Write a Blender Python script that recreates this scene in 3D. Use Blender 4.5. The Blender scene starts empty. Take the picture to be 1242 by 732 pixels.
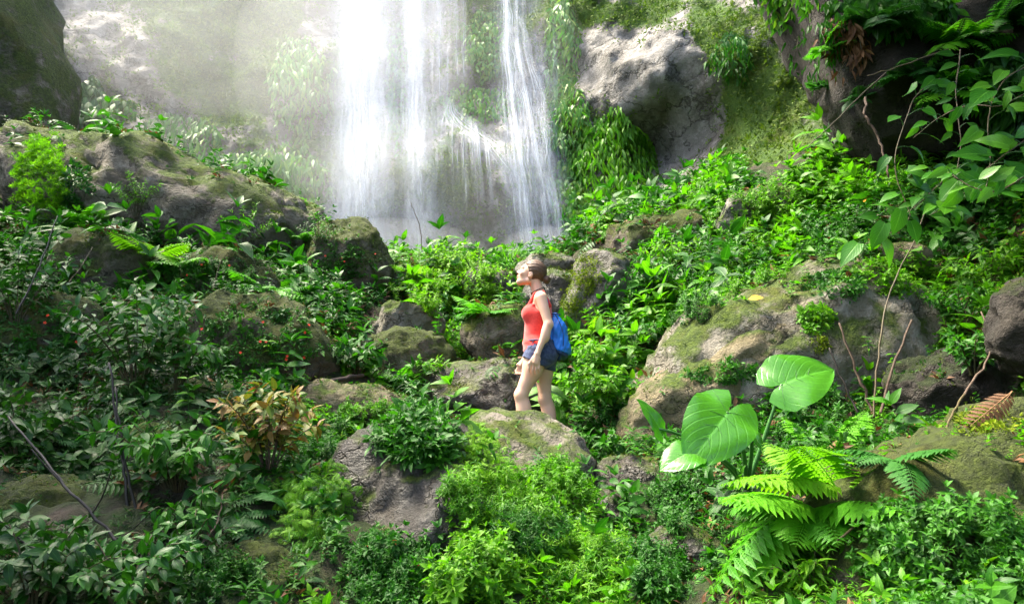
import bpy, bmesh, math, random
import numpy as np
from mathutils import Vector, Matrix
from mathutils.bvhtree import BVHTree
R = math.radians
rng = np.random.default_rng(7)
random.seed(7)
C = bpy.context.scene.collection
scene = bpy.context.scene

# ------------------------------------------------------------------ camera, world, sun
PITCH = R(9.0); FPX = 828.0; CAMZ = 1.5
cam = bpy.data.objects.new('camera', bpy.data.cameras.new('camera')); C.objects.link(cam)
cam.data.lens = 24.0; cam.data.sensor_width = 36.0
cam.data.clip_start = 0.05; cam.data.clip_end = 500
cam.location = (0, 0, CAMZ); cam.rotation_euler = (R(90) + PITCH, 0, 0)
scene.camera = cam

SUN_EL, SUN_AZ = R(62), R(-72)          # azimuth from +Y towards +X
w = bpy.data.worlds.new("World"); scene.world = w; w.use_nodes = True
wn = w.node_tree.nodes; wl = w.node_tree.links
sky = wn.new('ShaderNodeTexSky'); sky.sky_type = 'NISHITA'; sky.sun_disc = False
sky.sun_elevation = SUN_EL; sky.sun_rotation = SUN_AZ
sky.air_density = 1.0; sky.dust_density = 5.0; sky.ozone_density = 1.0
wl.new(sky.outputs[0], wn['Background'].inputs[0]); wn['Background'].inputs[1].default_value = 0.085
sl = bpy.data.lights.new('sun', 'SUN'); sl.energy = 1.5; sl.angle = R(14); sl.color = (1.0, 0.92, 0.74)
sun = bpy.data.objects.new('sun', sl); C.objects.link(sun)
SUNV = Vector((math.sin(SUN_AZ) * math.cos(SUN_EL), math.cos(SUN_AZ) * math.cos(SUN_EL), math.sin(SUN_EL)))
sun.rotation_euler = SUNV.to_track_quat('Z', 'Y').to_euler(); sun.location = (0, 0, 30)
scene.view_settings.view_transform = 'Standard'; scene.view_settings.look = 'None'
scene.view_settings.exposure = 3.35; scene.view_settings.gamma = 1.0
cy = scene.cycles
cy.max_bounces = 8; cy.diffuse_bounces = 3; cy.glossy_bounces = 2; cy.transmission_bounces = 4
cy.transparent_max_bounces = 24; cy.volume_bounces = 1
cy.use_denoising = True
try: cy.denoiser = 'OPENIMAGEDENOISE'
except Exception: pass
cy.caustics_reflective = False; cy.caustics_refractive = False
cy.sample_clamp_indirect = 6.0

# ------------------------------------------------------------------ helpers
def P(px, py, d):
    """world point seen at photo pixel (px, py) at forward distance d"""
    u = (px - 621) / FPX; v = (366 - py) / FPX
    y = math.cos(PITCH) - v * math.sin(PITCH); z = math.sin(PITCH) + v * math.cos(PITCH)
    s = d / y
    return np.array([u * s, d, CAMZ + z * s])
def ray(px, py):
    p = P(px, py, 1.0) - np.array([0, 0, CAMZ])
    return Vector(p).normalized()
def pix(V):
    """photo pixel of world points"""
    V = np.atleast_2d(V); x = V[:, 0]; y = V[:, 1]; z = V[:, 2] - CAMZ
    dep = y * math.cos(PITCH) + z * math.sin(PITCH); dep = np.where(dep < .05, .05, dep)
    return 621 + x / dep * FPX, 366 - (z * math.cos(PITCH) - y * math.sin(PITCH)) / dep * FPX

_perm = np.random.default_rng(3).permutation(256); _perm = np.concatenate([_perm, _perm, _perm])
_g = np.random.default_rng(4).normal(size=(256, 3)); _g /= np.linalg.norm(_g, axis=1, keepdims=True)
def noise(p):
    p = np.asarray(p, float); i = np.floor(p).astype(int); f = p - i; i &= 255
    u = f * f * f * (f * (f * 6 - 15) + 10)
    def gr(a, b, c):
        h = _perm[_perm[_perm[(i[:, 0] + a) & 255] + ((i[:, 1] + b) & 255)] + ((i[:, 2] + c) & 255)]
        return _g[h, 0] * (f[:, 0] - a) + _g[h, 1] * (f[:, 1] - b) + _g[h, 2] * (f[:, 2] - c)
    def mix(a, b, t): return a + (b - a) * t
    x00 = mix(gr(0,0,0), gr(1,0,0), u[:,0]); x10 = mix(gr(0,1,0), gr(1,1,0), u[:,0])
    x01 = mix(gr(0,0,1), gr(1,0,1), u[:,0]); x11 = mix(gr(0,1,1), gr(1,1,1), u[:,0])
    return mix(mix(x00, x10, u[:,1]), mix(x01, x11, u[:,1]), u[:,2]) * 1.6
def fbm(p, o=5, lac=2.05, gain=.5):
    a = 1.0; s = 0; p = np.array(p, float)
    for k in range(o):
        s = s + a * noise(p + 17.3 * k); a *= gain; p = p * lac
    return s
def ridged(p, o=5, gain=.5):
    a = 1.0; s = 0; p = np.array(p, float)
    for k in range(o):
        s = s + a * (1 - 2 * np.abs(noise(p + 9.1 * k))); a *= gain; p = p * 2.1
    return s
def norm(v): return v / np.maximum(np.linalg.norm(v, axis=-1, keepdims=True), 1e-9)

def mesh_np(name, V, F, mat=None, uv=None, attrs=None, smooth=True):
    """F: array (m,3) or (m,4), or a list of such arrays"""
    if not isinstance(F, list): F = [F]
    me = bpy.data.meshes.new(name)
    V = np.asarray(V, np.float32)
    loops = np.concatenate([f.reshape(-1) for f in F]).astype(np.int32)
    tot = np.concatenate([np.full(len(f), f.shape[1]) for f in F]).astype(np.int32)
    start = np.concatenate([[0], np.cumsum(tot)[:-1]]).astype(np.int32)
    me.vertices.add(len(V)); me.vertices.foreach_set('co', V.reshape(-1))
    me.loops.add(len(loops)); me.loops.foreach_set('vertex_index', loops)
    me.polygons.add(len(tot)); me.polygons.foreach_set('loop_start', start)
    me.update(calc_edges=True)
    me.polygons.foreach_set('use_smooth', np.full(len(tot), smooth))
    if uv is not None:
        l = me.uv_layers.new(name='UVMap'); l.data.foreach_set('uv', np.asarray(uv, np.float32)[loops].reshape(-1))
    for k, a in (attrs or {}).items():
        at = me.attributes.new(k, 'FLOAT', 'POINT'); at.data.foreach_set('value', np.asarray(a, np.float32))
    if mat: me.materials.append(mat)
    me.validate()
    return me
def link(name, me, parent=None, loc=None, mb=None):
    o = bpy.data.objects.new(name, me); C.objects.link(o)
    if parent: o.parent = parent
    if mb is not None: o.matrix_basis = Matrix(mb.tolist()) if not isinstance(mb, Matrix) else mb
    elif loc is not None: o.location = loc
    return o
def tag(o, label, cat, group=None):
    o['label'] = label; o['category'] = cat
    if group: o['group'] = group
    return o
def thing(name, label, cat, loc, group=None):
    return tag(link(name, None, None, Vector(loc)), label, cat, group)
def kind(o, k): o['kind'] = k; return o

# ------------------------------------------------------------------ materials
def newmat(name):
    m = bpy.data.materials.new(name); m.use_nodes = True
    nt = m.node_tree; nt.nodes.clear()
    out = nt.nodes.new('ShaderNodeOutputMaterial')
    return m, nt, out
class N:
    def __init__(s, nt): s.nt = nt
    def __call__(s, typ, inp=None, **kw):
        n = s.nt.nodes.new(typ)
        for k, v in kw.items(): setattr(n, k, v)
        for k, v in (inp or {}).items():
            if hasattr(v, 'is_linked'): s.nt.links.new(v, n.inputs[k])
            else: n.inputs[k].default_value = v
        return n
    def math(s, op, a, b=None, c=None, clamp=False):
        n = s.nt.nodes.new('ShaderNodeMath'); n.operation = op; n.use_clamp = clamp
        for i, v in enumerate((a, b, c)):
            if v is None: continue
            if hasattr(v, 'is_linked'): s.nt.links.new(v, n.inputs[i])
            else: n.inputs[i].default_value = v
        return n.outputs[0]
    def mix(s, f, a, b, blend='MIX'):
        n = s.nt.nodes.new('ShaderNodeMix'); n.data_type = 'RGBA'; n.blend_type = blend
        for i, v in ((0, f), (6, a), (7, b)):
            if hasattr(v, 'is_linked'): s.nt.links.new(v, n.inputs[i])
            else: n.inputs[i].default_value = v if i == 0 else (*v, 1)
        return n.outputs[2]
    def noise(s, vec, scale, detail=4, rough=.6, dist=0):
        return s('ShaderNodeTexNoise', {'Vector': vec, 'Scale': scale, 'Detail': detail, 'Roughness': rough, 'Distortion': dist}).outputs[0]
    def ramp(s, f, stops):
        n = s('ShaderNodeValToRGB', {0: f}); e = n.color_ramp.elements
        while len(e) < len(stops): e.new(.5)
        for el, (p, c) in zip(e, stops): el.position = p; el.color = (*c, 1) if len(c) == 3 else c
        return n.outputs[0]
    def maprange(s, v, a, b, c=0., d=1.):
        n = s('ShaderNodeMapRange', {0: v, 1: a, 2: b, 3: c, 4: d}); n.interpolation_type = 'SMOOTHSTEP'
        return n.outputs[0]

def leaf_mat(name, cols, rough=.46, trans=.35, rib=.35, spec=.28, tcol=None, bump=.25):
    m, nt, out = newmat(name); n = N(nt)
    oi = n('ShaderNodeObjectInfo'); at = n('ShaderNodeAttribute', attribute_name='tint')
    r = n.math('FRACT', n.math('ADD', oi.outputs['Random'], at.outputs['Fac']))
    k = len(cols)
    col = n.ramp(r, [(i / (k - 1), c) for i, c in enumerate(cols)])
    tc = n('ShaderNodeTexCoord'); sx = n('ShaderNodeSeparateXYZ', {0: tc.outputs['UV']})
    u = n.math('ABSOLUTE', n.math('SUBTRACT', sx.outputs[0], .5))
    mid = n.maprange(u, .05, .0)
    ve = n.math('SINE', n.math('MULTIPLY', n.math('SUBTRACT', sx.outputs[1], n.math('MULTIPLY', u, .9)), 46.))
    ve = n.maprange(ve, .75, 1.)
    rb = n.math('ADD', n.math('MULTIPLY', mid, rib), n.math('MULTIPLY', ve, rib * .35), clamp=True)
    light = tuple(min(1, c * 2.2 + .03) for c in cols[-1])
    col = n.mix(rb, col, light)
    sp = n.noise(tc.outputs['Object'], 26., 3)
    col = n.mix(n.maprange(sp, .35, .75, 0, .28), col, tuple(c * .55 for c in cols[0]))
    bs = n('ShaderNodeBsdfPrincipled', {'Base Color': col, 'Roughness': rough, 'Specular IOR Level': spec})
    if bump:
        bp = n('ShaderNodeBump', {'Height': n.math('ADD', n.math('MULTIPLY', ve, -.6), n.math('MULTIPLY', mid, -1.)), 'Strength': bump, 'Distance': .01})
        nt.links.new(bp.outputs[0], bs.inputs['Normal'])
    tcl = n.mix(1.0, col, tcol or (1.0, 1.25, .5), 'MULTIPLY')
    tr = n('ShaderNodeBsdfTranslucent', {'Color': tcl})
    mx = n('ShaderNodeMixShader', {0: trans, 1: bs.outputs[0], 2: tr.outputs[0]})
    nt.links.new(mx.outputs[0], out.inputs[0]); return m

def rock_mat(name, c1, c2, c3, moss=.3, moss_c=((.03,.055,.008), (.10,.15,.015)), rough=.75, scale=1., attr=None, thr=.35, wet=0.):
    m, nt, out = newmat(name); n = N(nt)
    tc = n('ShaderNodeTexCoord'); geo = n('ShaderNodeNewGeometry'); v = geo.outputs['Position']
    a = n.noise(v, 1.6 * scale, 7, .62, .4); b = n.noise(v, 7. * scale, 6, .7)
    wv = n('ShaderNodeTexNoise', {'Vector': v, 'Scale': 2.4 * scale, 'Detail': 5, 'Roughness': .65}).outputs[1]
    dv = n('ShaderNodeVectorMath', {0: n('ShaderNodeVectorMath', {0: wv, 1: (1.5, 1.5, 1.5)}, operation='MULTIPLY').outputs[0], 1: n('ShaderNodeMapping', {'Vector': v, 'Rotation': (.3, .5, .2), 'Scale': (1., 1., 1.9)}).outputs[0]}, operation='ADD').outputs[0]
    vo = n('ShaderNodeTexVoronoi', {'Vector': dv, 'Scale': 1.25 * scale}, feature='DISTANCE_TO_EDGE')
    col = n.mix(n.maprange(a, .33, .66), c1, c2)
    col = n.mix(n.maprange(b, .45, .72, 0, .85), col, c3)
    col = n.mix(n.maprange(n.noise(v, 32. * scale, 4, .75), .5, .75, 0, .6), col, tuple(x * .35 for x in c1))
    crk = n.maprange(vo.outputs[0], .0, .045); col = n.mix(n.math('SUBTRACT', 1., crk), col, tuple(x * .6 for x in c2))
    h = n.math('ADD', n.math('MULTIPLY', a, 1.2), n.math('ADD', n.math('MULTIPLY', b, .6), n.math('MULTIPLY', n.noise(v, 40 * scale, 5, .7), .28)))
    h = n.math('ADD', h, n.math('MULTIPLY', crk, .16))
    nz = n('ShaderNodeSeparateXYZ', {0: geo.outputs['Normal']}).outputs[2]
    mm = n.noise(v, 2.6 * scale, 8, .68)
    mv = n.math('ADD', n.math('ADD', n.math('MULTIPLY', nz, thr), mm), moss - .55)
    if attr:
        mv = n.math('ADD', mv, n('ShaderNodeAttribute', attribute_name=attr).outputs['Fac'])
    mask = n.maprange(mv, .42, .58)
    mn = n.noise(v, 22. * scale, 5, .75); mn2 = n.noise(v, 2.1, 3)
    mc = n.mix(n.maprange(mn, .3, .7), moss_c[0], moss_c[1])
    mc = n.mix(n.maprange(mn2, .5, .7, 0, .5), mc, (moss_c[1][0] * 1.3, moss_c[1][1] * .8, moss_c[1][2]))
    col = n.mix(mask, col, mc)
    h = n.math('ADD', h, n.math('MULTIPLY', mask, n.math('ADD', .15, n.math('MULTIPLY', n.noise(v, 60., 4, .8), .5))))
    bp = n('ShaderNodeBump', {'Height': h, 'Strength': .9, 'Distance': .11})
    ro = n.mix(mask, (rough,) * 3, (.95,) * 3)
    if wet: ro = n.mix(n.maprange(n.noise(v, 1.3, 4), .42, .6, 0, wet), ro, (.22,) * 3)
    bs = n('ShaderNodeBsdfPrincipled', {'Base Color': col, 'Roughness': ro, 'Specular IOR Level': .4, 'Normal': bp.outputs[0]})
    nt.links.new(bs.outputs[0], out.inputs[0]); return m

def plain_mat(name, c, rough=.6, c2=None, scale=30., bump=.2, spec=.4, sheen=0.):
    m, nt, out = newmat(name); n = N(nt); tc = n('ShaderNodeTexCoord')
    nn = n.noise(tc.outputs['Object'], scale, 5, .65)
    col = n.mix(n.maprange(nn, .3, .7), c, c2 or tuple(x * .7 for x in c))
    bp = n('ShaderNodeBump', {'Height': nn, 'Strength': bump, 'Distance': .01})
    bs = n('ShaderNodeBsdfPrincipled', {'Base Color': col, 'Roughness': rough, 'Specular IOR Level': spec, 'Normal': bp.outputs[0]})
    if sheen: bs.inputs['Sheen Weight'].default_value = sheen
    nt.links.new(bs.outputs[0], out.inputs[0]); return m

M = {}
M['mid']    = leaf_mat('leaf mid green', [(.011,.072,.004), (.024,.125,.005), (.050,.185,.007)])
M['glossy'] = leaf_mat('leaf glossy dark green', [(.010,.064,.006), (.022,.112,.008), (.046,.168,.010)], rough=.36, trans=.28, spec=.34)
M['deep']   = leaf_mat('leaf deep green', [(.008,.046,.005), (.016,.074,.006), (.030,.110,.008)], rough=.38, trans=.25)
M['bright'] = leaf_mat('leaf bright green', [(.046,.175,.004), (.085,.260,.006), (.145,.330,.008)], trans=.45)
M['lime']   = leaf_mat('leaf lime green', [(.085,.240,.006), (.140,.330,.009), (.200,.400,.012)], trans=.45, rough=.5)
M['fern']   = leaf_mat('fern green', [(.045,.210,.007), (.080,.300,.010), (.120,.360,.013)], trans=.42, rough=.45, rib=.2)
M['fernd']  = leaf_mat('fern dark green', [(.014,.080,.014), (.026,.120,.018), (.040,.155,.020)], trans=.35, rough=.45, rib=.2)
M['hang']   = leaf_mat('hanging leaf green', [(.030,.140,.014), (.055,.205,.020), (.090,.250,.024), (.17,.28,.03)], trans=.35, rough=.4)
M['red']    = leaf_mat('leaf russet and yellow', [(.05,.14,.01), (.22,.21,.03), (.26,.09,.03), (.07,.16,.015), (.27,.15,.05), (.10,.18,.02)], trans=.3, tcol=(1.1,1.,.6))
M['yellow'] = leaf_mat('leaf yellow orange', [(.55,.30,.02), (.60,.22,.02), (.5,.33,.05)], trans=.3, tcol=(1.1,1.,.6))
M['brown']  = leaf_mat('leaf dead brown', [(.07,.035,.018), (.13,.06,.025), (.19,.10,.04)], trans=.15, rough=.7, tcol=(1.1,.9,.6))
M['pothos'] = leaf_mat('vine leaf green', [(.020,.120,.008), (.045,.190,.012), (.095,.270,.016)], rough=.36, trans=.38, rib=.3, spec=.32)
M['taro']   = leaf_mat('giant leaf green', [(.055,.230,.014), (.075,.270,.018)], rough=.2, trans=.42, rib=.30, spec=.6, bump=.22)
M['moss']   = leaf_mat('moss yellow green', [(.085,.130,.008), (.13,.19,.012), (.19,.24,.016)], rough=.9, trans=.25, rib=0, spec=.1, bump=0)
M['flower'] = plain_mat('red petal', (.75,.035,.012), .5, (.85,.09,.02))
M['stem']   = plain_mat('stem green brown', (.045,.055,.018), .6, (.07,.045,.02), 20)
M['twig']   = plain_mat('bare twig brown', (.06,.035,.022), .8, (.11,.075,.05), 40)
M['darktwig'] = plain_mat('dark wet twig', (.016,.012,.009), .5, (.03,.022,.016), 40)
M['vine']   = plain_mat('vine tan', (.085,.07,.025), .6, (.06,.04,.022), 20)
M['petiole'] = plain_mat('green stalk', (.055,.16,.03), .4, (.035,.12,.03), 14)
M['wood']   = plain_mat('rotten wood', (.035,.026,.02), .85, (.07,.05,.04), 18, .6)
M['r_grey'] = rock_mat('rock grey', (.150,.143,.122), (.098,.088,.066), (.235,.226,.20), .38, thr=.25)
M['r_greymoss'] = rock_mat('rock grey with moss', (.20,.175,.14), (.13,.11,.085), (.27,.245,.205), .38, thr=.25)
M['r_ridge'] = rock_mat('rock ridge brown', (.135,.115,.082), (.085,.069,.046), (.235,.215,.172), .40, thr=.35)
M['r_pale'] = rock_mat('rock pale', (.185,.17,.135), (.13,.112,.074), (.29,.278,.245), .43, thr=.2)
M['r_brown'] = rock_mat('rock brown', (.095,.074,.048), (.155,.130,.09), (.22,.20,.155), .42, thr=.3)
M['r_mossy'] = rock_mat('rock mossy brown', (.085,.066,.042), (.12,.10,.07), (.17,.15,.11), .55, thr=.35, moss_c=((.025,.035,.006), (.075,.105,.012)))
M['r_wet']  = rock_mat('rock dark wet', (.042,.037,.032), (.070,.058,.043), (.112,.104,.094), .38, rough=.5, wet=.8, thr=.2)
M['r_gold'] = rock_mat('rock ochre', (.17,.135,.065), (.12,.10,.055), (.23,.195,.12), .40, thr=.25)
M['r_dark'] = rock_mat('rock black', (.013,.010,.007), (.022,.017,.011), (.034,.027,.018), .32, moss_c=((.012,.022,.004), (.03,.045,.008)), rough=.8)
M['cliff']  = rock_mat('cliff rock', (.165,.155,.138), (.095,.086,.070), (.275,.262,.238), .45, thr=.1, attr='moss', moss_c=((.030,.075,.008), (.075,.145,.012)), rough=.7, scale=.7)
M['soil']   = rock_mat('forest soil', (.030,.021,.013), (.05,.036,.022), (.07,.055,.034), .30, moss_c=((.015,.03,.005), (.04,.065,.01)), rough=.9)

# ------------------------------------------------------------------ terrain
def tps(ctrl, X, lam=.02):
    """thin plate spline of ctrl (n,3) evaluated at X (m,2)"""
    A = ctrl[:, :2]; n = len(A)
    def K(a, b):
        r2 = ((a[:, None, :] - b[None]) ** 2).sum(-1); return .5 * r2 * np.log(r2 + 1e-9)
    L = np.zeros((n + 3, n + 3)); L[:n, :n] = K(A, A) + lam * np.eye(n)
    L[:n, n] = 1; L[:n, n+1:] = A; L[n, :n] = 1; L[n+1:, :n] = A.T
    s = np.linalg.solve(L, np.concatenate([ctrl[:, 2], [0, 0, 0]]))
    o = np.zeros(len(X))
    for k in range(0, len(X), 20000):
        x = X[k:k+20000]; o[k:k+20000] = K(x, A) @ s[:n] + s[n] + x @ s[n+1:]
    return o
GC = []
for py, row in {
    760: ((-120,2.7),(150,2.7),(400,3.1),(620,3.3),(850,3.1),(1050,2.7),(1350,2.4)),
    650: ((-60,3.3),(200,3.5),(350,3.8),(500,4.1),(650,4.3),(800,4.1),(950,3.7),(1100,3.2),(1280,2.9)),
    560: ((-20,4.3),(150,4.3),(300,4.5),(450,5.0),(560,5.3),(660,5.7),(780,5.3),(900,4.7),(1000,4.5),(1100,4.2),(1260,3.6)),
    480: ((-20,5.2),(150,5.3),(300,5.5),(420,6.0),(520,6.9),(640,7.2),(720,6.6),(800,5.9),(900,5.5),(1000,5.3),(1150,5.0),(1270,4.4)),
    400: ((-20,6.2),(150,6.3),(300,6.7),(420,7.4),(520,8.1),(620,8.6),(720,7.6),(800,6.9),(900,6.4),(1000,6.1),(1150,5.6),(1270,5.0)),
    320: ((-20,7.3),(150,7.6),(300,8.2),(420,9.2),(500,9.8),(560,9.7),(620,10.6),(720,9.3),(800,8.3),(900,7.5),(1000,6.9),(1150,6.3),(1270,5.7)),
    260: ((-20,8.5),(150,9.0),(300,9.8),(760,10.4),(860,9.1),(950,8.1),(1050,7.3),(1200,6.6)),
    205: ((0,9.8),(100,10.5),(960,8.8),(1050,8.1),(1200,7.2)),
    }.items():
    GC += [P(px, py, d) for px, d in row]
GC += [P(px, py, d) for px, py, d in ((440,335,12.2),(440,335,14.5),(560,345,12.2),(560,345,14.5),(680,335,12.2),(680,335,14.5),(300,290,13.),(150,260,13),(0,240,13))]
GC += [np.array(p) for p in ((-9,0,2.2),(-5,-1,.6),(0,0,-.05),(0,-4,-.2),(4,-1,.7),(8,0,2.6),(-5,-6,.5),(5,-6,.6),(-11,6,4.5),(-12,12,6),(9,6,4.8),(10,12,6.5))]
GC = np.array(GC)
def ground_z(x, y):
    q = np.stack([x, y], 1); z = tps(GC, q)
    p = np.stack([x, y, 0 * x], 1)
    return z + .16 * fbm(p * 1.1, 5) + .05 * ridged(p * 3.1, 3) - .05
gx = np.arange(-13, 12.01, .085); gy = np.arange(-7, 15.01, .085)
GX, GY = np.meshgrid(gx, gy); gv = np.stack([GX.ravel(), GY.ravel(), ground_z(GX.ravel(), GY.ravel())], 1)
def grid_faces(nc, nr):
    i = np.arange(nr - 1)[:, None] * nc + np.arange(nc - 1)[None]; i = i.ravel()
    return np.stack([i, i + 1, i + nc + 1, i + nc], 1)
gf = grid_faces(len(gx), len(gy))
kind(link('ground', mesh_np('ground', gv, gf, M['soil'])), 'structure')

CC = np.array([P(*c) for c in (
    (-250,-250,13.5),(0,-250,15.5),(300,-250,17),(600,-250,17),(900,-250,15),(1250,-250,12),(1500,-200,10),
    (-200,0,12.2),(-200,200,10.6),(0,0,14),(0,150,12.6),(0,280,11.6),(100,0,14.8),(100,140,13.5),(100,270,12.3),
    (180,60,14.4),(250,0,15.2),(250,120,14.2),(250,240,13.),(330,40,15.2),(330,180,14.),(400,-50,15.7),(400,100,14.8),(400,260,13.5),
    (480,0,15.8),(480,150,15.1),(480,330,14.4),(560,-30,15.2),(555,80,14.8),(575,165,13.8),(575,240,13.6),(575,330,14.),
    (640,0,14.9),(640,150,14.3),(655,330,13.5),(700,0,14.),(700,100,13.8),(700,250,12.9),(740,30,13.3),(770,110,12.5),(800,125,12.4),(790,165,13.3),(830,190,13.),(800,270,12.1),
    (850,0,12.7),(860,110,11.9),(870,220,11.4),(930,0,11.6),(930,120,11.2),(930,240,10.2),(1100,-100,10.8),(1100,100,9.8),(1250,0,9.2),(1250,150,8.6),(1500,100,7.5),(1500,300,6.8),(-200,350,9.5))])
cx = np.arange(-15, 13.01, .075); cz = np.arange(-.5, 13.6, .075)
CX, CZ = np.meshgrid(cx, cz); q = np.stack([CX.ravel(), CZ.ravel()], 1)
cyv = tps(CC[:, [0, 2, 1]], q, .01)
p3 = np.stack([q[:, 0], cyv * .5, q[:, 1]], 1)
tilt = np.stack([p3[:, 0] * .8 + p3[:, 2] * .6, p3[:, 1], p3[:, 2] * .8 - p3[:, 0] * .6], 1)
lay = np.abs(((tilt[:, 0] * .9 + .5 * fbm(p3 * .7, 3)) % 1.) - .5) * 2        # slanted ledges
cyv = cyv - .30 * fbm(p3 * .55, 6) - .13 * ridged(tilt * np.array([1.2, 1, .5]), 5) - .16 * np.clip(lay - .45, 0, 1) - .055 * ridged(tilt * np.array([2.6, 2, 1.3]) + 8, 4)
cvx = q[:, 0] + .12 * fbm(p3 * .8 + 40, 4)
cv = np.stack([cvx, cyv, q[:, 1]], 1)
cpx, cpy = pix(cv)
moss = .24 * fbm(p3 * .9 + 5, 5) + .13 * fbm(p3 * np.array([2.2, 1.5, .5]) + 15, 4)
for x, y, rx, ry, a in ((270,110,120,90,.22),(200,30,120,40,.16),(350,60,60,50,.2),(170,85,25,45,-.5),(120,40,50,70,-.35),(210,120,30,20,-.35),(290,70,30,15,-.35),(200,160,60,25,-.3),(180,195,50,15,-.4),
    (275,165,25,12,-.4),(310,190,50,20,-.3),(395,40,30,25,-.6),(580,120,50,60,-.15),(590,50,35,50,.3),(545,220,18,40,.45),(640,100,25,60,-.2),(680,80,25,120,.3),
    (725,60,40,35,-.5),(780,85,55,40,-.7),(830,70,25,60,-.55),(815,150,30,40,-.4),(800,20,80,22,.35),(860,50,25,40,.4),(885,150,40,90,.35),(760,15,30,20,.1),(850,235,50,25,.2),(830,170,60,45,-.35),(730,110,40,30,-.2),(300,110,110,80,.15),(230,50,120,50,.12),(930,120,45,80,.35),(965,190,45,40,.4),(290,245,120,20,.1)):
    moss = moss + a * np.exp(-((cpx - x) / rx) ** 2 - ((cpy - y) / ry) ** 2)
cf = grid_faces(len(cx), len(cz))
kind(link('cliff', mesh_np('cliff', cv, cf, M['cliff'], attrs={'moss': moss})), 'structure')

# surfaces that carry plants
SV = [gv, cv]; SF = [gf, cf]; OWN = ['ground', 'cliff']
# ------------------------------------------------------------------ rocks
_bm = bmesh.new(); bmesh.ops.create_icosphere(_bm, subdivisions=5, radius=1); _bm.verts.ensure_lookup_table()
ICO5 = (np.array([v.co for v in _bm.verts]), np.array([[v.index for v in f.verts] for f in _bm.faces])); _bm.free()
_bm = bmesh.new(); bmesh.ops.create_icosphere(_bm, subdivisions=4, radius=1); _bm.verts.ensure_lookup_table()
ICO4 = (np.array([v.co for v in _bm.verts]), np.array([[v.index for v in f.verts] for f in _bm.faces])); _bm.free()
def rock(label, box, d, mat, roll=0., dep=1., seed=0, fac=6, cut=.78, bump=1., name='boulder', hi=True, pw=.85, yaw=0., cat='rock'):
    """box: photo pixels x0,y0,x1,y1 of the whole stone before its roll; d: distance of its centre"""
    x0, y0, x1, y1 = box; c = P((x0 + x1) / 2, (y0 + y1) / 2, d)
    rx = (x1 - x0) / 2 / FPX * d; rz = (y1 - y0) / 2 / FPX * d; ry = min(rx, max(rz, rx * .7)) * dep
    r = np.random.default_rng(100 + seed)
    V0, F0 = ICO5 if hi else ICO4
    V = np.sign(V0) * np.abs(V0) ** pw; V = V / np.abs(V).max()
    for k in range(fac):                                   # broken facets
        nn = norm(r.normal(size=3) * np.array([1, 1, .8])); o = cut + .16 * r.random()
        t = V @ nn - o; V = V - np.where(t > 0, t, 0)[:, None] * nn * .9
    S = np.array([rx, ry, rz]); q_ = V * S; sz = float(np.cbrt(rx * ry * rz)); o_ = r.random(3) * 50
    nr = norm(V / S)
    dsp = .17 * sz * fbm(q_ / sz * .9 + o_, 3) + .075 * sz * ridged(q_ / sz * 1.9 + o_, 5, .55) + .010 * bump * fbm(q_ * 9 + o_, 4) + .006 * bump * ridged(q_ * 22 + o_, 2)
    q_ = q_ + nr * dsp[:, None] * bump
    a = R(roll); q_ = q_ @ np.array([[math.cos(a), 0, math.sin(a)], [0, 1, 0], [-math.sin(a), 0, math.cos(a)]])
    a = R(yaw); q_ = q_ @ np.array([[math.cos(a), math.sin(a), 0], [-math.sin(a), math.cos(a), 0], [0, 0, 1]])
    o = link(name, mesh_np(name, q_, F0, M[mat]), None, Vector(c)); tag(o, label, cat)
    SV.append(q_ + c); SF.append(F0); OWN.append(name)
    return o
# left ridge
rock('long brown boulder sloping down to the right, creeper hanging on its left end', (-15,188,395,318), 9.2, 'r_ridge', roll=-17, seed=1, dep=.6, fac=5, cut=.8)
rock('brown ridge stone with pale streaks just right of the long upper left boulder', (255,228,400,330), 9.2, 'r_brown', roll=-18, seed=2)
rock('rounded mossy boulder left of the waterfall foot', (365,268,468,380), 8.8, 'r_mossy', seed=3, roll=-14)
rock('small pale grey stone lying on the left ridge', (180,236,224,262), 8.55, 'r_pale', seed=4, hi=False, name='stone')
rock('small whitish stone on the ridge near the rounded mossy boulder', (316,258,346,280), 8.5, 'r_pale', seed=5, hi=False, name='stone')
rock('pale angular stone leaning on the ridge above the whitish one', (335,240,372,272), 8.9, 'r_pale', seed=6, hi=False, name='stone', roll=-20)
rock('mossy brown boulder at the left edge, dotted with red flowers', (-40,358,115,460), 6.0, 'r_mossy', seed=7)
rock('big dark mossy boulder with red flowers behind the broadleaf shrub', (205,368,400,500), 6.5, 'r_mossy', seed=8)
rock('shadowed brown boulder above the fern on the left slope', (210,308,345,420), 7.6, 'r_mossy', seed=9)
rock('dark mossy boulder on the left slope below the hanging creeper', (60,285,190,390), 7.4, 'r_mossy', seed=10)
rock('flat ochre stone at the foot of the left slope behind the russet shrub', (355,470,492,520), 5.9, 'r_gold', seed=11, roll=-5)
rock('small flat stone beside the seedling under the red-flowered boulder', (185,468,300,510), 5.4, 'r_mossy', seed=12, hi=False)
rock('dark stone in the bottom left shade behind thin twigs', (-30,588,130,680), 3.9, 'r_mossy', seed=13)
rock('low reddish brown stone under the cascading leaves', (140,520,230,600), 4.6, 'r_brown', seed=14, hi=False)
rock('shaded mossy stone at the bottom edge left of the red flowers', (215,672,360,790), 3.6, 'r_mossy', seed=15)
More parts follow.
